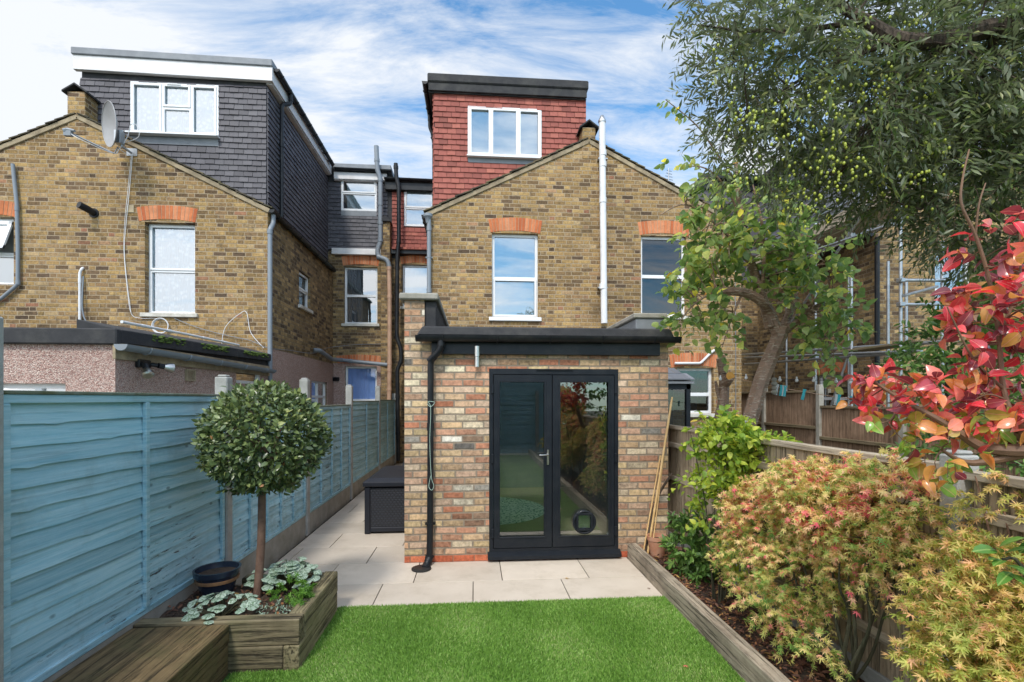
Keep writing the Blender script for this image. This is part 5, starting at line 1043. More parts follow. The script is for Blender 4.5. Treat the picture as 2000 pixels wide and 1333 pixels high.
m = MB(); m.box(-1.2, -.82, 8.1, 8.55, .44, .47); m.build('seat', M['boxlid'], q, bevel=.006); m = MB(); m.add([(-1.25, 8.38, .5), (-.85, 8.38, .5), (-.8, 8.6, .76), (-1.2, 8.6, .76), (-1.25, 8.41, .5), (-.85, 8.41, .5), (-.8, 8.63, .76), (-1.2, 8.63, .76)], [(0,1,2,3),(7,6,5,4),(0,4,5,1),(1,5,6,2),(2,6,7,3),(3,7,4,0)]); m.build('backrest', M['boxlid'], q, bevel=.004)

# ================================================================ pots and canes
def pot(name, c, r, h, mat, label, cat='plant pot', soil=True, group=None, band=None, tilt=0):
    t = thing(name, c, label, cat, group); m = MB()
    m.lathe([(r*.66, 0), (r*.93, h*.80), (r, h*.805), (r*1.03, h), (r*.93, h), (r*.88, h*.78), (r*.6, .03)], c, 32); m.build('pot', M[mat], t, smooth=True)
    if soil: m = MB(); m.lathe([(r*.6, h*.70), (r*.9, h*.80), (r*.2, h*.84)], c, 24); m.build('soil', M['soil'], t)
    if band: m = MB(); m.lathe([(r*.91, h*.55), (r*.935, h*.56), (r*.955, h*.66), (r*.93, h*.67)], c, 32); m.build('band', M[band], t, smooth=True)
    return t
M['bluepot'] = pm('dark_blue_glaze', (.012,.018,.035), (.02,.03,.05), 10, .25, 0); M['rust'] = pm('tan_band', (.30,.16,.07), (.2,.1,.05), 20, .7)
pot('plant_pot', (-1.93, 3.80, .27), .155, .20, 'bluepot', 'dark glazed empty pot with tan band in the planter against the blue fence', band='rust')
pt = W(1284, 1060, 4.90); pot('terracotta_pot', (pt.x, 4.90, .11), .105, .21, 'terracotta', 'taller terracotta pot holding canes beside the brick corner', group='terracotta pots')
pot('terracotta_pot', (pt.x+.13, 4.66, .11), .085, .14, 'terracotta', 'smaller terracotta pot in front, half hidden by the dark shrub', group='terracotta pots')
for (a, b, r, lb) in (((1.80, 4.93, .10), W(1313, 776, 5.12), .012, 'longest bamboo cane leaning on the brick corner'), ((1.77, 4.98, .10), W(1290, 890, 5.16), .008, 'short thin bamboo cane nearest the brick wall'), ((1.83, 4.90, .10), W(1300, 860, 5.14), .007, 'thin bamboo cane of middle height leaning beside the longest one')):
    m = MB(); a = Vector(a); b = Vector(b); n = 9; P = []; RR = []
    for i in range(n):
        for e in (-.012, .0, .012): P.append(a.lerp(b, min(1, max(0, (i+.5)/n+e))) ); RR.append(r*(1.18 if e == 0 else 1))
    P = [a]+P+[b]; RR = [r]+RR+[r*.8]; m.tube(P, RR, 8); tag(m.build('bamboo_cane', M['bamboo'], smooth=True), lb, 'cane', 'bamboo canes in the corner')
m = MB(); m.tube(smooth_path([(1.80, 5.0, .1), W(1275, 1000, 5.08), W(1290, 960, 5.1), W(1313, 925, 5.0)]), [.014]*18+[.008], 7); tag(m.build('dead_branch', M['barkdark'], smooth=True), 'dark crooked branch leaning behind the canes', 'branch')

# ================================================================ vegetation tools
def leaf_mesh(name, T, Fc, P, D, Nn, S, mat, parent=None, rng=None, rnd=None, tri=False, wob=0.0):
    T = np.array(T, float); N = len(P); D = D/np.linalg.norm(D, axis=1, keepdims=True)
    Nn = Nn-(Nn*D).sum(1, keepdims=True)*D; Nn = Nn/np.maximum(np.linalg.norm(Nn, axis=1, keepdims=True), 1e-6)
    Sd = np.cross(D, Nn); S = S[:, None]
    V = P[:, None, :]+S[:, :, None]*(T[None, :, 0:1]*Sd[:, None, :]+T[None, :, 1:2]*D[:, None, :]+T[None, :, 2:3]*Nn[:, None, :])
    k = len(T); V = V.reshape(-1, 3)
    lens = np.array([len(f) for f in Fc]); flat = np.concatenate([np.array(f) for f in Fc])
    loops = (flat[None, :]+(np.arange(N)*k)[:, None]).reshape(-1); lt = np.tile(lens, N); ls = np.concatenate([[0], np.cumsum(lt)[:-1]])
    me = bpy.data.meshes.new(name); me.vertices.add(len(V)); me.vertices.foreach_set('co', V.reshape(-1).astype(np.float32))
    me.loops.add(len(loops)); me.loops.foreach_set('vertex_index', loops.astype(np.int32)); me.polygons.add(len(lt)); me.polygons.foreach_set('loop_start', ls.astype(np.int32)); me.polygons.foreach_set('loop_total', lt.astype(np.int32))
    if rnd is None: rnd = rng.random(N)
    A = np.zeros((N, k, 3)); A[:, :, 0] = T[None, :, 0]; A[:, :, 1] = T[None, :, 1]; A[:, :, 2] = rnd[:, None]
    at = me.attributes.new('loc', 'FLOAT_VECTOR', 'POINT'); at.data.foreach_set('vector', A.reshape(-1).astype(np.float32))
    me.update(calc_edges=True); me.validate()
    me.polygons.foreach_set('use_smooth', [True]*len(me.polygons))
    return link(name, me, mat, parent)
def leaf_template(w=.4, rows=(0, .3, .62, 1), fold=.12, curl=.12, widths=None):
    n = len(rows); widths = widths or [0, 1, .85, 0]; vs = []
    for i, t in enumerate(rows):
        z = -curl*t*t; h = w*.5*widths[i]
        if h == 0: vs.append([(0, t, z)])
        else: vs.append([(-h, t, z+fold*h*2), (0, t, z), (h, t, z+fold*h*2)])
    T = []; idx = []
    for r in vs: idx.append(list(range(len(T), len(T)+len(r)))); T += r
    Fc = []
    for i in range(n-1):
        a, b = idx[i], idx[i+1]
        if len(a) == 1: Fc += [(a[0], b[1], b[0]), (a[0], b[2], b[1])]
        elif len(b) == 1: Fc += [(a[0], a[1], b[0]), (a[1], a[2], b[0])]
        else: Fc += [(a[0], a[1], b[1], b[0]), (a[1], a[2], b[2], b[1])]
    return T, Fc
T_NARROW = leaf_template(.25, (0, .5, 1), .1, .1, [0, 1, 0])
T_OVAL = leaf_template(.5, (0, .28, .62, 1), .14, .16)
T_BROAD = leaf_template(.70, (0, .12, .35, .62, .85, 1), .16, .30, [0, .62, 1, .88, .42, 0])
T_LONG = leaf_template(.36, (0, .2, .5, .8, 1), .12, .25, [0, .75, 1, .7, 0])
def maple_template(lobes=5, spread=250, inner=.30):
    T = [(0, 0, 0)]; n = lobes
    for i in range(n):
        a = R(-spread/2+spread*i/(n-1)); Ln = 1.0-.42*abs(i-(n-1)/2)/((n-1)/2); wv = R(spread/(n-1)/2)
        def pt(an, r, z): return (math.sin(an)*r, math.cos(an)*r, z)
        T.append(pt(a-wv, inner*.9, .0)); T.append(pt(a-wv*.5, Ln*.55, -.05)); T.append(pt(a, Ln, -.30*Ln)); T.append(pt(a+wv*.5, Ln*.55, -.05))
    T.append(pt(a+wv, inner*.9, .0)); k = len(T); Fc = []
    for i in range(n): o = 1+i*4; Fc.append((0, o, o+1, o+2, o+3, o+4))
    # leaf polygons are star fans: split to stay planar
    F2 = []
    for f in Fc: F2 += [(f[0], f[1], f[2]), (f[0], f[2], f[3]), (f[0], f[3], f[4]), (f[0], f[4], f[5])]
    return T, F2
T_MAPLE = maple_template(7, 270, .26)
def heart_template(n=16):
    T = [(0, .12, .06)]
    for i in range(n+1):
        t = -math.pi+2*math.pi*i/n; x = .5*math.sin(t)*(1-.12*math.cos(t)); y = .40*math.cos(t)+.42-.30*math.exp(-(abs(math.pi-abs(t))*2.2)**2)*-1
        if abs(abs(t)-math.pi) < .01: y = .14
        T.append((x, y, .0-.10*(x*x*3)+.03*math.sin(t*5)))
    return T, [(0, i+1, i+2) for i in range(n)]
T_HEART = heart_template()
def unit(v): return v/np.maximum(np.linalg.norm(v, axis=-1, keepdims=True), 1e-9)
def in_ellipsoids(rng, E, n, shell=.0):
    E = [(np.array(c, float), np.array(r, float), k) for (c, r, k) in E]; wgt = np.array([np.prod(r)**(.8)*k for c, r, k in E]); wgt /= wgt.sum()
    ch = rng.choice(len(E), n, p=wgt); d = unit(rng.normal(size=(n, 3))); rad = (shell+(1-shell)*rng.random(n))**(1/3)
    C = np.array([E[i][0] for i in ch]); Rr = np.array([E[i][1] for i in ch]); return C+d*rad[:, None]*Rr, d, C
def shoots(rng, P0, Dn, Ln, droop, per, ang, wobble=.15, tip=True):
    """leaf positions and directions along curved shoots; returns P, D, axis and the shoot curves"""
    n = len(P0); t = (np.arange(per)+.6)/per; Dn = unit(Dn)
    L_ = Ln[:, None, None]; T = t[None, :, None]
    C = P0[:, None, :]+Dn[:, None, :]*L_*T; C[:, :, 2] -= (droop[:, None]*Ln[:, None]*t[None, :]**2)
    A = Dn[:, None, :].repeat(per, 1).copy(); A[:, :, 2] -= 2*droop[:, None]*t[None, :]; A = unit(A)
    side = unit(np.cross(A, rng.normal(size=(n, 1, 3)).repeat(per, 1))); alt = np.where(np.arange(per) % 2 == 0, 1, -1)[None, :, None]
    D = unit(A*math.cos(ang)+side*alt*math.sin(ang)+rng.normal(size=A.shape)*wobble)
    return C.reshape(-1, 3), D.reshape(-1, 3), A.reshape(-1, 3), C
def twig_mesh(mb, P0, C, sel, r0=.003):
    for i in sel:
        c = C[i]; st = max(1, len(c)//3); pts = [tuple(P0[i])]+[tuple(c[j]) for j in range(st-1, len(c), st)]
        if len(pts) > 1: mb.tube(pts, list(np.linspace(r0, r0*.4, len(pts))), 3, caps=False)
def updir(rng, n, amt=.6): v = rng.normal(size=(n, 3))*amt; v[:, 2] += 1.0; return v
def limb(mb, pts, r0, r1, n=8, k=5):
    P = smooth_path(pts, k); mb.tube(P, list(np.linspace(r0, r1, len(P))), n)
    return P
def nearest(pts, q): return min(pts, key=lambda p: (p-q).length_squared)
# ================================================================ planting
V3 = lambda p: np.array(p, float)
def EL(px, py, Y, r, k=1.0): return (W(px, py, Y), r, k)
# ---- lollipop tree in the planter
rng = np.random.default_rng(5)
tc_ = W(520, 856, 3.74); tb = Vector((G(508, 1160, .27).x, 3.74, .25))
tt = thing('topiary_tree', tb, 'evergreen lollipop topiary tree with round crown and straight trunk in the planter', 'tree')
m = MB(); limb(m, [tb, tb.lerp(tc_, .35)+Vector((.006, 0, 0)), tb.lerp(tc_, .7)+Vector((-.008, .0, 0)), tc_], .031, .024, 12)
for i in range(14):
    d = Vector(unit(rng.normal(size=3)+np.array([0, 0, .3]))); m.tube(smooth_path([tc_-Vector((0, 0, .25)), tc_+d*.15, tc_+d*.38], 3), [.012]*3+[.009]*3+[.005], 6)
m.build('trunk', M['trunkred'], tt, smooth=True)
N = 8600; d = unit(rng.normal(size=(N, 3))); lump = 1+.09*np.sin(d[:, 0]*7+1)*np.sin(d[:, 1]*6)*np.sin(d[:, 2]*8+2)+.03*np.sin(d[:, 0]*19+d[:, 2]*17)
rad = (.70+.30*rng.random(N)**.5)*lump+np.where(rng.random(N) < .07, rng.random(N)*.15, 0); P = V3(tc_)+d*rad[:, None]*np.array([.42, .42, .39])
D = unit(d*.8+rng.normal(size=(N, 3))*.6+np.array([0, 0, .15])); Nn = d+rng.normal(size=(N, 3))*.5+np.array([0, 0, .5])
leaf_mesh('crown', *T_OVAL, P, D, Nn, rng.uniform(.026, .062, N), M['l_bay'], tt, rnd=np.clip(rng.random(N)*.8+(d[:, 2] > .2)*.12*rng.random(N)+(rng.random(N) > .992)*.4, 0, 1))

# ---- generic shrub: stems, then shoots with leaves filling rounded volumes
def shrub(name, loc, label, cat, seed, EE, nshoot, per, Ln, tmpl, size, mat, stemmat, stems, droop=.2, ang=R(50), shell=.3, rndf=None, up=.5, out=1.0, group=None, crown='foliage', stemn='stem', normamt=.6, twigs=.35, tw_r=.002, wob=.3, link_r=None):
    rng = np.random.default_rng(seed); t = thing(name, loc, label, cat, group); m = MB(); pts = []
    for (pp, ra, rb) in stems: pts += limb(m, pp, ra, rb, 8, 5)
    P, d, C = in_ellipsoids(rng, EE, nshoot, shell); Dn = unit(d*out+rng.normal(size=P.shape)*.5+np.array([0, 0, up])); L_ = rng.uniform(Ln[0], Ln[1], nshoot)
    LP, LD, LA, CC = shoots(rng, P, Dn, L_, np.full(nshoot, droop), per, ang, wob)
    sel = np.nonzero(rng.random(nshoot) < twigs)[0]; twig_mesh(m, P, CC, sel, tw_r)
    if link_r and pts:
        for i in rng.choice(nshoot, min(nshoot, link_r[0]), replace=False):
            q = Vector(P[i]); a = nearest(pts, q); mid_ = a.lerp(q, .5)+Vector(rng.normal(size=3)*.12*(q-a).length)+Vector((0, 0, .06*(q-a).length)); m.tube(smooth_path([a, mid_, q], 3), list(np.linspace(link_r[1], link_r[1]*.35, 7)), 5, caps=False)
    if m.v: m.build(stemn, M[stemmat], t, smooth=True)
    n = len(LP); rn = rng.random(n) if rndf is None else np.clip(rndf(rng, LP), 0, 1)
    leaf_mesh(crown, *tmpl, LP, LD, updir(rng, n, normamt), rng.uniform(size[0], size[1], n), M[mat], t, rnd=rn)
    return t, LP, LD

# ---- olive tree overhanging from the right
OY = 3.1; s = .78
EO = [EL(1490, 120, OY, (.42*s, .5*s, .75*s), 1.3), EL(1440, 190, OY, (.28*s, .3*s, .4*s), 1.), EL(1620, 150, OY, (.7*s, .8*s, .9*s), 1.2), EL(1660, 285, OY, (.55*s, .6*s, .36*s), 1.0), EL(1840, 180, OY, (.8*s, .8*s, .9*s), 1.2), EL(1960, 330, OY, (.8*s, .7*s, .8*s), 1.2),
      EL(1790, 350, OY, (.6*s, .6*s, .34*s), 1.0), EL(1520, 280, OY, (.36*s, .4*s, .28*s), .7), EL(2050, 100, OY, (.8*s, .8*s, 1.0*s), 1.6), EL(1930, 90, OY, (.6*s, .7*s, .6*s), 1.2), EL(1760, 80, OY, (.6*s, .6*s, .6*s), 1.), EL(1980, 440, OY+.2, (.5*s, .5*s, .3*s), .8), EL(1860, 410, OY+.3, (.4*s, .5*s, .24*s), .6), EL(1420, 20, OY, (.35*s, .4*s, .3*s), .9), EL(1450, 295, OY, (.2*s, .25*s, .25*s), .6)]
ob = Vector((4.55, 2.9, 0)); br = [W(2120, 60, 2.9), W(1950, 55, 2.85), W(1850, 78, 2.8), W(1760, 78, 2.75), W(1690, 40, 2.9), W(1600, -10, 3.1)]
stems = [([ob, ob+Vector((.1, 0, 1.2)), ob+Vector((-.05, .0, 2.6)), br[0]+Vector((.1, 0, 0)), br[0]], .13, .075), (br, .07, .022), ([br[2], W(1760, 180, 3.1), W(1680, 260, 3.2), W(1640, 340, 3.1)], .03, .006),
         ([br[3], W(1640, 120, 3.1), W(1540, 170, 3.2), W(1450, 240, 3.1)], .02, .005), ([br[4], W(1560, 60, 3.1), W(1450, 60, 3.1), W(1370, 50, 3.0)], .02, .004), ([br[1], W(1900, 200, 3.1), W(1860, 330, 3.2), W(1800, 410, 3.1)], .03, .005), ([br[0], W(2020, 200, 3.1), W(1960, 330, 3.1), W(1930, 430, 3.1)], .03, .005)]
ot, LP, LD = shrub('olive_tree', ob, 'large olive tree full of green olives overhanging the top right', 'tree', 21, EO, 2850, 18, (.18, .36), T_NARROW, (.050, .080), 'l_olive', 'barkdark', stems, droop=.28, ang=R(42), shell=.15, up=-.1, out=.6, crown='crown', stemn='trunk', normamt=.9, twigs=.5, tw_r=.0022, wob=.12, link_r=(130, .008))
rng = np.random.default_rng(8)
# loose sprigs reaching out of the crown to the left
P0 = np.array([V3(W(x, y, 3.0)) for x, y in ((1395, 10), (1390, 35), (1400, 60), (1385, 20), (1410, 85), (1400, 120), (1420, 240), (1430, 300), (1405, 45), (1375, 8))]); Dn = np.array([[-1, 0, -.1+.25*rng.normal()] for _ in P0]); LPs, LDs, LAs, CC = shoots(rng, P0, Dn, np.full(len(P0), .26), np.full(len(P0), .25), 16, R(40), .1)
for i in range(10): q = slice(i*16, i*16+16); leaf_mesh('sprig', *T_NARROW, LPs[q], LDs[q], updir(rng, 16, .8), rng.uniform(.045, .065, 16), M['l_olive'], ot, rng=rng)
for i in range(10): m = MB(); twig_mesh(m, P0, CC, [i], .002); m.build('twig', M['barkdark'], ot)
# olives: clusters hang where the light reaches; the hundred nearest are parts of their own
cl = []
for k in range(75):
    px, py = rng.normal(1620, 125), rng.normal(230, 130)
    if px < 1400 or py < -20 or py > 440: continue
    c = W(px, py, OY-.5+rng.uniform(-.05, .45))
    for j in range(rng.integers(4, 12)): cl.append(c+Vector(rng.normal(size=3)*np.array([.045, .045, .06])))
cl.sort(key=lambda p: p.length); mo_ = None
om = MB(); om.sphere((0, 0, 0), .0078, 8, 6, (1, 1, 1.35))
for i, c in enumerate(cl[:100]):
    if i == 0: mo_ = om.build('olive', M['olive'], ot, smooth=True); mo_.location = c-ot.location; 
    else: o = mo_.copy(); col.objects.link(o); o.parent = ot; o.location = c-ot.location
m = MB()
for c in cl[100:]: m.sphere(c, .0078, 8, 5, (1, 1, 1.3))
tag(m.build('olives', M['olive'], ot, smooth=True), kind='stuff')

# ---- plum tree in the next garden
PYp = 4.9; w_ = lambda x, y, o=0: W(x, y, PYp+o)
base = Vector((w_(1440, 900).x, PYp, 0)); f0 = w_(1518, 668)
stems = [([base+Vector((-.18, 0, 0)), w_(1440, 900), w_(1466, 815), w_(1490, 735), f0, w_(1528, 640)], .088, .075),
         ([w_(1518, 650), w_(1503, 612), w_(1488, 590, -.1), w_(1455, 572, -.15), w_(1410, 570, -.2), w_(1383, 576, -.2)], .062, .036), ([w_(1505, 640), w_(1478, 545, .05), w_(1450, 470, .1), w_(1443, 380, .1), w_(1437, 318, .1)], .055, .022),
         ([w_(1528, 650), w_(1545, 600, .1), w_(1560, 530, .15), w_(1568, 450, .2), w_(1575, 400, .2)], .05, .016), ([w_(1530, 650), w_(1558, 628, -.05), w_(1590, 600, -.1), w_(1640, 590, -.15)], .042, .012),
         ([w_(1443, 420, .1), w_(1420, 370, .05), w_(1380, 330, 0), w_(1330, 325, -.1)], .014, .004), ([w_(1460, 500, .1), w_(1400, 440, 0), w_(1340, 400, -.05), w_(1290, 420, -.1)], .018, .004), ([w_(1440, 360, .1), w_(1400, 300, -.1), w_(1360, 245, -.2), w_(1300, 195, -.3)], .012, .004),
         ([w_(1383, 576, -.2), w_(1350, 600, -.2), w_(1320, 640, -.2)], .012, .003), ([w_(1450, 572, -.15), w_(1430, 620, -.2), w_(1410, 680, -.2)], .014, .003), ([w_(1590, 600, -.1), w_(1620, 640, -.1), w_(1620, 700, -.1)], .014, .003), ([w_(1490, 560), w_(1490, 450, -.1), w_(1470, 360, -.1)], .024, .006)]
EP = [EL(1395, 460, 4.9, (.36, .4, .36)), EL(1475, 500, 4.9, (.40, .4, .34), .8), EL(1575, 520, 4.8, (.36, .3, .34), 1.0), EL(1600, 590, 4.5, (.26, .2, .28), .9), EL(1640, 640, 4.5, (.16, .2, .22), .7), EL(1640, 520, 4.6, (.15, .2, .2), .5), EL(1370, 600, 4.8, (.26, .3, .24), .9), EL(1400, 370, 4.9, (.26, .25, .26), .7), EL(1325, 385, 4.8, (.13, .15, .22), .4), EL(1320, 510, 4.8, (.15, .2, .17), .5), EL(1385, 670, 4.7, (.2, .2, .16), .5), EL(1600, 680, 4.8, (.14, .2, .18), .6), EL(1500, 420, 4.9, (.4, .3, .3), .8), EL(1430, 600, 4.8, (.18, .2, .16), .4), EL(1345, 335, 4.8, (.12, .12, .08), .3)]
pt_, LP, LD = shrub('plum_tree', base, 'leaning plum tree with peeling bark and yellowing leaves behind the right hand fence', 'tree', 31, EP, 310, 7, (.14, .30), T_BROAD, (.070, .112), 'l_plum', 'bark', stems, droop=.4, ang=R(58), shell=.1, up=-.05, out=.5, crown='crown', stemn='trunk', normamt=.7, twigs=.9, tw_r=.004, wob=.25, link_r=(150, .008),
                    rndf=lambda r, P: r.random(len(P))*.74+(r.random(len(P)) > .86)*.24)
for (a, dr_) in ((w_(1383, 576, -.2), Vector((-1, -.3, -.1))), (w_(1437, 318, .1), Vector((0, -.4, 1)))):
    m = MB(); dr_.normalize(); m.tube([a-dr_*.01, a+dr_*.012], .036 if a.z < 3 else .026, 12); m.build('cut_end', M['cutwood'], pt_)
rng = np.random.default_rng(3)
P0 = np.array([V3(w_(x, y, -.25)) for x, y in ((1345, 230), (1310, 200), (1330, 215), (1340, 322), (1310, 318))]); LPs, LDs, _, CC = shoots(rng, P0, np.array([[-1, 0, .35]]*5), np.full(5, .12), np.full(5, .6), 5, R(60), .3); 
for i in range(5): q = slice(i*5, i*5+5); leaf_mesh('sprig', *T_BROAD, LPs[q], LDs[q]-np.array([0, 0, .6]), updir(rng, 5, .8), rng.uniform(.05, .08, 5), M['l_plum'], pt_, rng=rng)
# pruned stump trunk
sq = lambda x, y: W(x, y, 5.3)
st = thing('pruned_trunk', (sq(1408, 830).x, 5.3, 0), 'pruned bare trunk with orange sawn face standing left of the plum tree', 'tree stump')
m = MB(); limb(m, [Vector((sq(1405, 900).x, 5.3, 0)), sq(1405, 850), sq(1412, 790), sq(1414, 745), sq(1407, 700)], .075, .045, 12); limb(m, [sq(1412, 800), sq(1403, 770), sq(1397, 745)], .03, .015, 8); m.tube([sq(1414, 752), sq(1417, 737)-Vector((.02, .135, 0))], [.06, .054], 12); m.build('trunk', M['bark'], st, smooth=True)
m = MB(); c = sq(1417, 737)-Vector((.02, .135, 0)); m.tube([c, c+Vector((.002, -.012, .002))], .050, 16); m.build('cut_end', M['cutwood'], st)

# ---- red leaved tree close on the right
RY = 1.62; T_RED = leaf_template(.68, (0, .12, .35, .62, .85, 1), .22, .50, [0, .6, 1, .92, .5, 0])
ER = [EL(1945, 480, RY, (.11, .12, .11), 1.2), EL(1960, 600, RY, (.12, .14, .15), 1.6), EL(1945, 700, RY, (.10, .14, .09), 1.2), EL(1850, 775, RY, (.17, .12, .06), 1.1), EL(1745, 770, RY+.12, (.13, .10, .065), 2.2), EL(1960, 800, RY, (.14, .14, .10), 1.2), EL(1860, 870, RY, (.15, .12, .06), .8), EL(1740, 840, RY+.1, (.10, .08, .06), .8), EL(1840, 890, RY, (.10, .08, .04), .8), EL(1985, 430, RY, (.06, .1, .07), .5)]
rb = Vector((2.16, 1.45, .1)); h0 = W(2030, 880, 1.5)
stems = [([rb, Vector((2.14, 1.45, .8)), h0, W(1990, 850, 1.55)], .045, .03), ([h0, W(1960, 880, 1.55), W(1910, 870, 1.6), W(1850, 830, 1.62), W(1760, 780, 1.7), W(1690, 735, 1.75)], .026, .003), ([W(1990, 850, 1.55), W(1960, 760, 1.6), W(1950, 650, 1.62), W(1930, 540, 1.62), W(1905, 460, 1.62), W(1878, 400, 1.62), W(1880, 350, 1.62), W(1893, 292, 1.62)], .009, .0025),
         ([W(1905, 460, 1.62), W(1912, 400, 1.6), W(1925, 358, 1.6)], .004, .002), ([W(1960, 760, 1.6), W(1900, 700, 1.6), W(1850, 600, 1.6)], .006, .002), ([h0, W(1900, 905, 1.6), W(1840, 880, 1.6)], .018, .004), ([W(1760, 780, 1.7), W(1740, 820, 1.7), W(1700, 830, 1.72)], .005, .002), ([W(1950, 650, 1.62), W(1990, 560, 1.6), W(1990, 430, 1.6)], .007, .002)]
shrub('red_leaf_tree', rb, 'small tree with glossy crimson and green leaves at the right edge', 'tree', 41, ER, 180, 4, (.04, .09), T_RED, (.038, .066), 'l_red', 'barkred', stems, droop=.3, ang=R(60), shell=.2, up=.15, out=.6, crown='crown', stemn='trunk', normamt=.9, twigs=.9, tw_r=.0018, wob=.35, link_r=(70, .004),
      rndf=lambda r, P: r.random(len(P))*.70+np.clip((1.71-P[:, 2])*6, 0, .55)*(r.random(len(P)) > .2))

# ---- maples
B1 = Vector((1.97, 2.38, .1))
EM = [EL(1490, 1010, 3.3, (.21, .32, .24)), EL(1455, 1090, 3.35, (.13, .25, .20), .8), EL(1590, 975, 2.9, (.24, .35, .22), 1.2), EL(1650, 1010, 2.65, (.22, .3, .24), 1.2), EL(1750, 980, 2.35, (.20, .26, .19), 1.1), EL(1560, 1120, 2.85, (.18, .25, .20), 1), EL(1700, 1080, 2.4, (.14, .2, .13), .8), EL(1530, 1200, 2.8, (.13, .2, .13), .8), EL(1430, 1060, 3.4, (.08, .15, .12), .4), EL(1600, 930, 2.8, (.25, .3, .09), .6), EL(1740, 920, 2.45, (.2, .25, .07), .5), EL(1590, 1250, 2.5, (.10, .15, .09), .4), EL(1480, 1170, 3.1, (.09, .2, .10), .5), EL(1810, 1000, 2.25, (.12, .14, .13), .8), EL(1840, 960, 2.3, (.07, .12, .08), .4), EL(1650, 1120, 2.5, (.12, .15, .08), .4)]
stems = []
r_ = random.Random(4)
for (x, y, Y) in ((1500, 1040, 3.2), (1560, 1080, 2.9), (1610, 1040, 2.7), (1660, 1060, 2.6), (1700, 1030, 2.4), (1750, 1020, 2.35), (1640, 1100, 2.5), (1800, 1040, 2.3), (1530, 1160, 2.8), (1690, 1100, 2.3)):
    e = W(x, y, Y); jj = lambda a_: Vector((r_.uniform(-a_, a_), r_.uniform(-a_, a_), r_.uniform(-a_, a_))); stems.append(([B1+Vector((r_.uniform(-.09, .05), r_.uniform(-.08, .10), 0)), B1.lerp(e, .25)+jj(.03)+Vector((0, 0, .04)), B1.lerp(e, .5)+jj(.035)+Vector((0, 0, .07)), B1.lerp(e, .75)+jj(.03)+Vector((0, 0, .04)), e], r_.uniform(.009, .016), .004))
mp1, _, _ = shrub('maple_shrub', B1, 'rounded maple shrub with orange, pink and green star leaves against the pale fence', 'shrub', 51, EM, 2500, 8, (.07, .14), T_MAPLE, (.020, .038), 'l_maple', 'barkgreen', stems, droop=.5, ang=R(55), shell=.35, up=.25, out=.9, crown='crown', stemn='stem', normamt=.55, twigs=.4, tw_r=.0015, wob=.35, link_r=(90, .004),
      rndf=lambda r, P: np.clip(r.normal(.44, .23, len(P))+.30*(np.sin(P[:, 0]*9+P[:, 1]*5)*np.sin(P[:, 2]*11+P[:, 1]*7) > .45)*r.random(len(P))-.25*np.clip(.95-P[:, 2], 0, 1), 0, 1))
B2 = Vector((2.02, 1.5, .1))
EM2 = [EL(1935, 1110, 1.75, (.15, .18, .12), 1.1), EL(1950, 1210, 1.65, (.16, .18, .14), 1.2), EL(1860, 1200, 1.75, (.10, .15, .10), 1), EL(1900, 1290, 1.6, (.15, .16, .12), 1.2), EL(1840, 1290, 1.7, (.08, .1, .08), .6), EL(1965, 985, 1.9, (.12, .15, .09), .5), EL(1850, 1110, 1.9, (.10, .12, .06), .6), EL(1905, 925, 2.0, (.06, .08, .04), .15), EL(2000, 1320, 1.5, (.15, .15, .15), 1)]
stems = [([B2, Vector(B2).lerp(W(x, y, Y), .5)+Vector((0, 0, .05)), W(x, y, Y)], .012, .003) for (x, y, Y) in ((1935, 1110, 1.75), (1860, 1180, 1.75), (1960, 990, 1.9), (1850, 1110, 1.9), (1900, 1260, 1.65), (1905, 930, 2.0))]
shrub('maple_shrub', B2, 'golden yellow maple shrub filling the lower right corner', 'shrub', 52, EM2, 800, 8, (.06, .11), T_MAPLE, (.020, .037), 'l_mapley', 'barkred', stems, droop=.6, ang=R(50), shell=.3, up=.2, out=.9, crown='crown', normamt=.6, twigs=.4, tw_r=.0014, wob=.35, link_r=(40, .003))
# ---- lime green climber-like shrub, dark evergreen, background evergreen
B3 = Vector((1.98, 3.75, .1))
EE3 = [EL(1400, 835, 3.8, (.12, .14, .09), .5), EL(1520, 885, 3.7, (.10, .12, .06), .5), EL(1425, 860, 3.8, (.19, .18, .15), 1.1), EL(1490, 880, 3.75, (.17, .16, .12), 1), EL(1400, 920, 3.85, (.14, .15, .16), .8), EL(1440, 960, 3.7, (.12, .14, .12), .6), EL(1380, 990, 3.9, (.06, .1, .16), .25), EL(1360, 850, 3.9, (.07, .1, .08), .3), EL(1420, 1050, 3.7, (.07, .1, .16), .2), EL(1330, 920, 4.1, (.08, .08, .08), .1), EL(1430, 1130, 3.6, (.06, .1, .1), .12)]
stems = [([B3+Vector((r_.uniform(-.05, .05), r_.uniform(-.05, .05), 0)), Vector(B3).lerp(W(x, y, Y), .5)+Vector((r_.uniform(-.04, .04), 0, .04)), W(x, y, Y)], .008, .003) for (x, y, Y) in ((1425, 830, 3.8), (1490, 870, 3.75), (1400, 900, 3.85), (1440, 940, 3.7), (1370, 980, 3.9), (1350, 850, 3.9), (1415, 1030, 3.7), (1460, 850, 3.8))]
shrub('lime_shrub', B3, 'tall thin stemmed shrub with lime green and yellow leaves by the fence post', 'shrub', 61, EE3, 330, 7, (.08, .2), T_BROAD, (.038, .068), 'l_lime', 'barkgreen', stems, droop=.3, ang=R(60), shell=.15, up=.2, out=.6, normamt=.7, twigs=.8, tw_r=.0018, wob=.35, link_r=(60, .003), rndf=lambda r, P: r.random(len(P))*.8+(r.random(len(P)) > .93)*.3)
B4 = Vector((1.96, 4.4, .1))
EE4 = [EL(1352, 1070, 4.35, (.17, .2, .18), 1), EL(1345, 1030, 4.4, (.12, .12, .12), .6), EL(1365, 1100, 4.25, (.14, .15, .13), .6)]
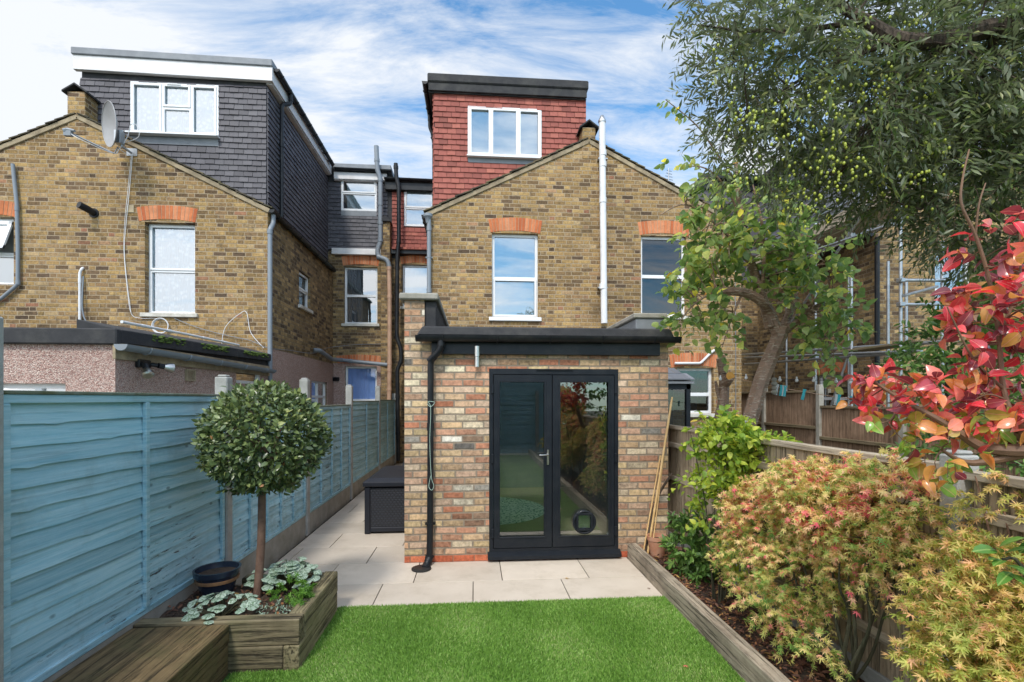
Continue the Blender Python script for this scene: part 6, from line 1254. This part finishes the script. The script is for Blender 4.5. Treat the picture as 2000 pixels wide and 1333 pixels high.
stems = [([B4, Vector(B4).lerp(W(x, y, 4.35), .5), W(x, y, 4.35)], .008, .003) for (x, y) in ((1330, 1040), (1335, 1030), (1365, 1060), (1345, 1090))]
shrub('evergreen_shrub', B4, 'low dark green shrub with pointed leaves at the far end of the bed', 'shrub', 71, EE4, 150, 11, (.07, .13), T_LONG, (.05, .08), 'l_green', 'barkgreen', stems, droop=.1, ang=R(48), shell=.4, up=.5, out=.9, normamt=.6, twigs=.6, tw_r=.002)
B5 = Vector((W(1850, 700, 3.6).x, 3.6, 0)); EE5 = [EL(1850, 670, 3.6, (.32, .3, .28), 1), EL(1800, 720, 3.7, (.22, .2, .2), .8), EL(1900, 760, 3.6, (.4, .3, .3), 1), EL(1930, 640, 3.5, (.3, .3, .3), 1), EL(1990, 560, 3.5, (.3, .3, .4), 1), EL(1890, 850, 3.6, (.4, .3, .3), 1)]
shrub('evergreen_shrub', B5, 'dark glossy evergreen bush behind the red leaved tree, beyond the fence', 'shrub', 72, EE5, 420, 12, (.1, .22), T_LONG, (.05, .08), 'l_green', 'barkdark', [([B5, B5+Vector((0, 0, 1)), W(1850, 680, 3.6)], .04, .01)], droop=.2, ang=R(50), shell=.2, up=.3, out=.8, normamt=.7, twigs=.4)
# ---- laurel sprig near the right edge
B6 = Vector((1.72, 1.28, .1)); t = thing('laurel', B6, 'laurel with a few large smooth green leaves at the lower right edge', 'shrub'); tipL = W(1958, 1092, 1.42)
m = MB(); P_l = limb(m, [B6, B6+Vector((.12, .03, .4)), W(2010, 1140, 1.40), tipL], .010, .004, 8); limb(m, [P_l[8], W(2020, 1020, 1.35)], .006, .003, 6); m.build('stem', M['barkgreen'], t, smooth=True)
LPs = []; LDs = []; SS = []
for (x, y, ex_, ey_, s_) in ((1945, 1075, 1888, 1062, .085), (1950, 1070, 1985, 1042, .07), (1958, 1085, 2000, 1060, .07), (1962, 1095, 1915, 1095, .06), (1965, 1105, 2000, 1108, .06), (1975, 1118, 1940, 1140, .075), (1970, 1120, 2005, 1135, .07), (1955, 1080, 1945, 1040, .055), (1950, 1092, 1905, 1075, .05), (1990, 1080, 2020, 1060, .07), (1985, 1110, 2015, 1125, .07)):
    a, b = W(x, y, 1.42), W(ex_, ey_, 1.36); LPs.append(V3(a)); LDs.append(V3(b-a)); SS.append(s_*1.25)
leaf_mesh('leaves', *T_LONG, np.array(LPs), np.array(LDs), updir(np.random.default_rng(2), len(LPs), .3)+np.array([-.2, -.5, 0]), np.array(SS), M['l_laurel'], t, rng=np.random.default_rng(1))
# ---- plants in the planter
def hearts(loc, n, rad, hmax, label, seed, size=(.055, .088), name='silver_leaf_plant', grp='silver leaved plants'):
    rng = np.random.default_rng(seed); t = thing(name, loc, label, 'plant', grp); m = MB(); P = []; D = []; NN = []
    for i in range(n):
        a = rng.uniform(0, 6.28); q = rad*math.sqrt(rng.random()); tip = Vector(loc)+Vector((math.cos(a)*q, math.sin(a)*q, hmax*(1-.55*(q/rad)**2)*rng.uniform(.7, 1))); d_ = Vector((math.cos(a), math.sin(a), -.25)); d_.normalize()
        P.append(V3(tip-d_*.05)); D.append(V3(d_)+rng.normal(size=3)*.2); NN.append(np.array([math.cos(a)*.35, math.sin(a)*.35-.15, 1])+rng.normal(size=3)*.15); m.tube(smooth_path([Vector(loc), Vector(loc).lerp(tip, .5)+Vector((0, 0, .03)), tip-d_*.05], 3), [.003]*7, 4, caps=False)
    m.build('stem', M['barkgreen'], t, smooth=True); leaf_mesh('foliage', *T_HEART, np.array(P), np.array(D), np.array(NN), rng.uniform(size[0], size[1], n), M['l_silver'], t, rng=rng)
hearts((W(430, 1180, 3.38).x, 3.40, .27), 52, .24, .16, 'silver heart leaved plant at the front left of the planter', 81)
hearts((W(572, 1110, 3.86).x, 3.84, .27), 62, .21, .25, 'taller silver heart leaved plant behind the trunk, right', 82, (.075, .115))
hearts((W(505, 1150, 3.84).x, 3.86, .27), 7, .08, .16, 'few silver heart leaves just left of the topiary trunk', 83, (.09, .13))
B7 = Vector((W(575, 1160, 3.52).x, 3.50, .26))
shrub('leafy_plant', B7, 'fresh green serrated leaf plant at the front right of the planter', 'plant', 84, [(B7+Vector((0, 0, .12)), (.09, .09, .08), 1)], 26, 7, (.05, .10), T_MAPLE, (.026, .045), 'l_fresh', 'barkgreen', [([B7, B7+Vector((.02, 0, .12))], .004, .002), ([B7, B7+Vector((-.05, 0, .12))], .004, .002)], shell=.1, up=.6, crown='foliage', twigs=1, tw_r=.0015)
B8 = Vector((W(535, 1180, 3.38).x, 3.40, .27)); shrub('leafy_plant', B8, 'low grey green straggly plant at the foot of the topiary trunk', 'plant', 85, [(B8+Vector((0, 0, .03)), (.09, .05, .03), 1)], 26, 8, (.04, .08), T_LONG, (.018, .03), 'l_silver', 'barkred', [], shell=.0, up=.5, crown='foliage', twigs=1, tw_r=.0012)
# ---- litter: bark and leaves over the bed and in the planter
rng = np.random.default_rng(90); N = 5200
P = np.stack([rng.uniform(SX+.11, RX-.03, N), rng.uniform(.5, 5.1, N), .108+rng.random(N)*.025], 1); P2 = np.stack([rng.uniform(X0+.02, X1-.12, 420), rng.uniform(Y0+.12, Y1-.12, 420), .278+rng.random(420)*.015], 1); P = np.concatenate([P, P2]); n = len(P)
tag(leaf_mesh('leaf_litter', *T_LONG, P, rng.normal(size=(n, 3))*np.array([1, 1, .18]), updir(rng, n, .35), rng.uniform(.018, .055, n), M['l_litter'], None, rnd=rng.random(n)**1.7), kind='stuff')
for i, (x, y, lb, s_) in enumerate(((1104, 1130, 'small yellow fallen leaf on the paving in front of the doors', .045), (1267, 1149, 'small brown fallen leaf on the paving near the sleeper', .035), (1339, 1301, 'small red fallen leaf on the lawn near the sleeper', .04))):
    g_ = G(x, y, .012 if i < 2 else .035); tag(leaf_mesh('fallen_leaf', *(T_MAPLE if i else T_OVAL), np.array([V3(g_)]), np.array([[1, .3+i, 0]]), np.array([[0, 0, 1.]]), np.array([s_*(1 if i == 0 else .7)]), M['l_litter' if i < 2 else 'l_red'], None, rnd=np.array([.97, .3, .5][i:i+1])), lb, 'leaf')
# ---- lawn
def grass(name, x0, x1, y0, y1, dens, h, wd, seed, ex_=()):
    rng = np.random.default_rng(seed); n = int((x1-x0)*(y1-y0)*dens); P = np.stack([rng.uniform(x0, x1, n), rng.uniform(y0, y1, n), np.full(n, .0)], 1)
    for (a, b, c, d_) in ex_: P = P[~((P[:, 0] > a) & (P[:, 0] < b) & (P[:, 1] > c) & (P[:, 1] < d_))]
    n = len(P); fx = np.sin(P[:, 0]*3.1+P[:, 1]*2.2)*.35+np.sin(P[:, 0]*7.3-P[:, 1]*5.1+1)*.2; D = np.stack([rng.normal(size=n)*.42+fx, rng.normal(size=n)*.42-.15, np.ones(n)], 1)
    T = [(-.5, 0, 0), (.5, 0, 0), (.32, .6, -.05), (-.32, .6, -.05), (0, 1, -.22)]; T = [(a*wd/h, b, c) for a, b, c in T]
    o = leaf_mesh(name, T, [(0, 1, 2, 3), (3, 2, 4)], P, D, rng.normal(size=(n, 3)), rng.uniform(.7, 1.1, n)*h, M['grass'], None, rnd=np.clip(rng.random(n)*.93+.14*np.sin(P[:, 0]*2.3-P[:, 1]*3.7)*np.sin(P[:, 0]*5.9+P[:, 1]*2.9+.7)+(rng.random(n) > .94)*.2, 0, 1)); return tag(o, 'bright green artificial lawn', None, None, 'stuff')
m = MB(); m.box(FX+.02, SX, -4.5, 4.13, -.028, .002); tag(m.build('lawn_base', M['grassbase']), kind='structure')
grass('lawn', -1.52, SX-.003, 2.55, 4.128, 46000, .028, .0044, 1, ex_=((-3, X1+.004, Y0-.003, 5), (-3, -1.545, 0, 4)))
grass('lawn', -1.52, SX-.003, -4.4, 2.55, 7000, .032, .010, 2)
# ---- washing line with pegs, string of lights, hanging ornament
l0, l1 = W(1405, 733, 5.28), W(1860, 800, 4.6); lp = lambda t: l0.lerp(l1, t)-Vector((0, 0, .05*math.sin(math.pi*t)))
tag(cable('washing_line', None, [lp(i/8) for i in range(9)], .004, 'l_line' if 'l_line' in M else 'tanpl'), 'thin washing line strung beyond the fence with turquoise pegs on it', 'washing line')
M['peg'] = pm('turquoise_peg', (.02,.45,.52), (.02,.40,.48), 5, .4, 0)
def peg(px, mt, lb, lean):
    t_ = 0.0; best = 9
    for i in range(200):
        q = lp(i/199); dv = q-Vector((0, 0, EYE)); u = dv.x*math.cos(TH)-dv.y*math.sin(TH); f_ = dv.x*math.sin(TH)+dv.y*math.cos(TH); e = abs(CX+F*u/f_-px)
        if e < best: best = e; t_ = i/199
    q = lp(t_); m = MB(); d_ = Vector((lean, 0, -1)).normalized(); s_ = Vector((d_.z, 0, -d_.x))
    for k in (-1, 1): m.tube([q-d_*.03+s_*.012*k, q+s_*.005*k, q+d_*.09+s_*.010*k], [.008, .010, .007], 6)
    m.tube([q-d_*.003-s_*.017, q-d_*.003+s_*.017], .005, 6); tag(m.build('clothes_peg', M[mt]), lb, 'peg', 'pegs on the washing line')
for px, mt, lb, ln in ((1518, 'whitepl', 'white peg at the left end of the bunched pegs on the line', -.2), (1526, 'peg', 'left turquoise peg of the bunch beside the white peg', -.15), (1530, 'whitepl', 'white peg between the two turquoise pegs of the bunch', -.1), (1534, 'peg', 'right turquoise peg of the bunch on the line', -.1), (1571, 'peg', 'lone turquoise peg right of the bunch, before the concrete post', -.25), (1634, 'whitepl', 'white peg touching a turquoise one right of the concrete post', -.2), (1639, 'peg', 'turquoise peg touching a white one right of the concrete post', -.2), (1665, 'peg', 'turquoise peg tilted almost sideways, rightmost before the red leaves', .9), (1790, 'peg', 'turquoise peg seen through the red leaves', -.1)): peg(px, mt, lb, ln)
sl = thing('string_lights', tuple(W(1480, 738, 5.2)), 'string of small clear bulbs hanging over the far garden', 'string lights'); a, b = W(1395, 728, 5.25), W(1720, 742, 4.9)
m = MB(); m.tube(smooth_path([a, a.lerp(b, .5)-Vector((0, 0, .04)), b]), .003, 5); m.build('wire', M['blackpl'], sl); bm_ = None
for x, y in ((1407, 736), (1457, 734), (1487, 737), (1523, 738), (1556, 739), (1589, 739), (1633, 741), (1661, 744), (1700, 745)):
    c = W(x, y, 5.1-(x-1400)*.0008)
    if bm_ is None: m = MB(); m.sphere((0, 0, -.025), .016, 10, 8, (1, 1, 1.15)); m.tube([(0, 0, -.01), (0, 0, .015)], .008, 8); bm_ = m.build('bulb', M['whitepl'], sl, smooth=True); bm_.location = c-sl.location
    else: o = bm_.copy(); col.objects.link(o); o.parent = sl; o.location = c-sl.location
m = MB(); c = W(1512, 742, 5.0)
for j in range(4): m.sphere(c-Vector((0, 0, .045*j)), .03+.006*(j % 2), 10, 6, (1, .7, .8))
m.tube([c+Vector((0, 0, .03)), c+Vector((0, 0, .12))], .003, 4); tag(m.build('hanging_ornament', M['concrete'], smooth=True), 'stack of pale stones hanging on a cord right of the plum trunk', 'ornament')
# ---- tall hedge past the end fence
BH = Vector((0, -6.2, 0)); shrub('hedge', BH, 'tall green hedge beyond the end fence behind the viewer, seen only mirrored', 'hedge', 99, [(Vector((x, -6.3, 2.2)), (1.5, .8, 2.0), 1) for x in (-3, -1, 1, 3)], 700, 9, (.2, .5), T_OVAL, (.12, .2), 'l_green', 'barkdark', [([BH, BH+Vector((0, 0, 2))], .06, .03)], crown='foliage')
# ---- shrubs behind the viewer, mirrored in the doors
def copy_tree(o, parent=None):
    c = o.copy(); col.objects.link(c); c.parent = parent
    for ch in [x for x in bpy.data.objects if x.parent == o]: copy_tree(ch, c)
    return c
for (dx, dy, sc_, lb) in ((-.05, -2.9, 1.25, 'maple shrub behind the viewer, seen only mirrored in the doors'), (.05, -4.8, 1.5, 'taller maple shrub at the garden end, seen only mirrored in the doors')):
    c = copy_tree(mp1); c.location = mp1.location+Vector((dx, dy, 0)); c['label'] = lb; c.scale = (sc_*.8, sc_, sc_)
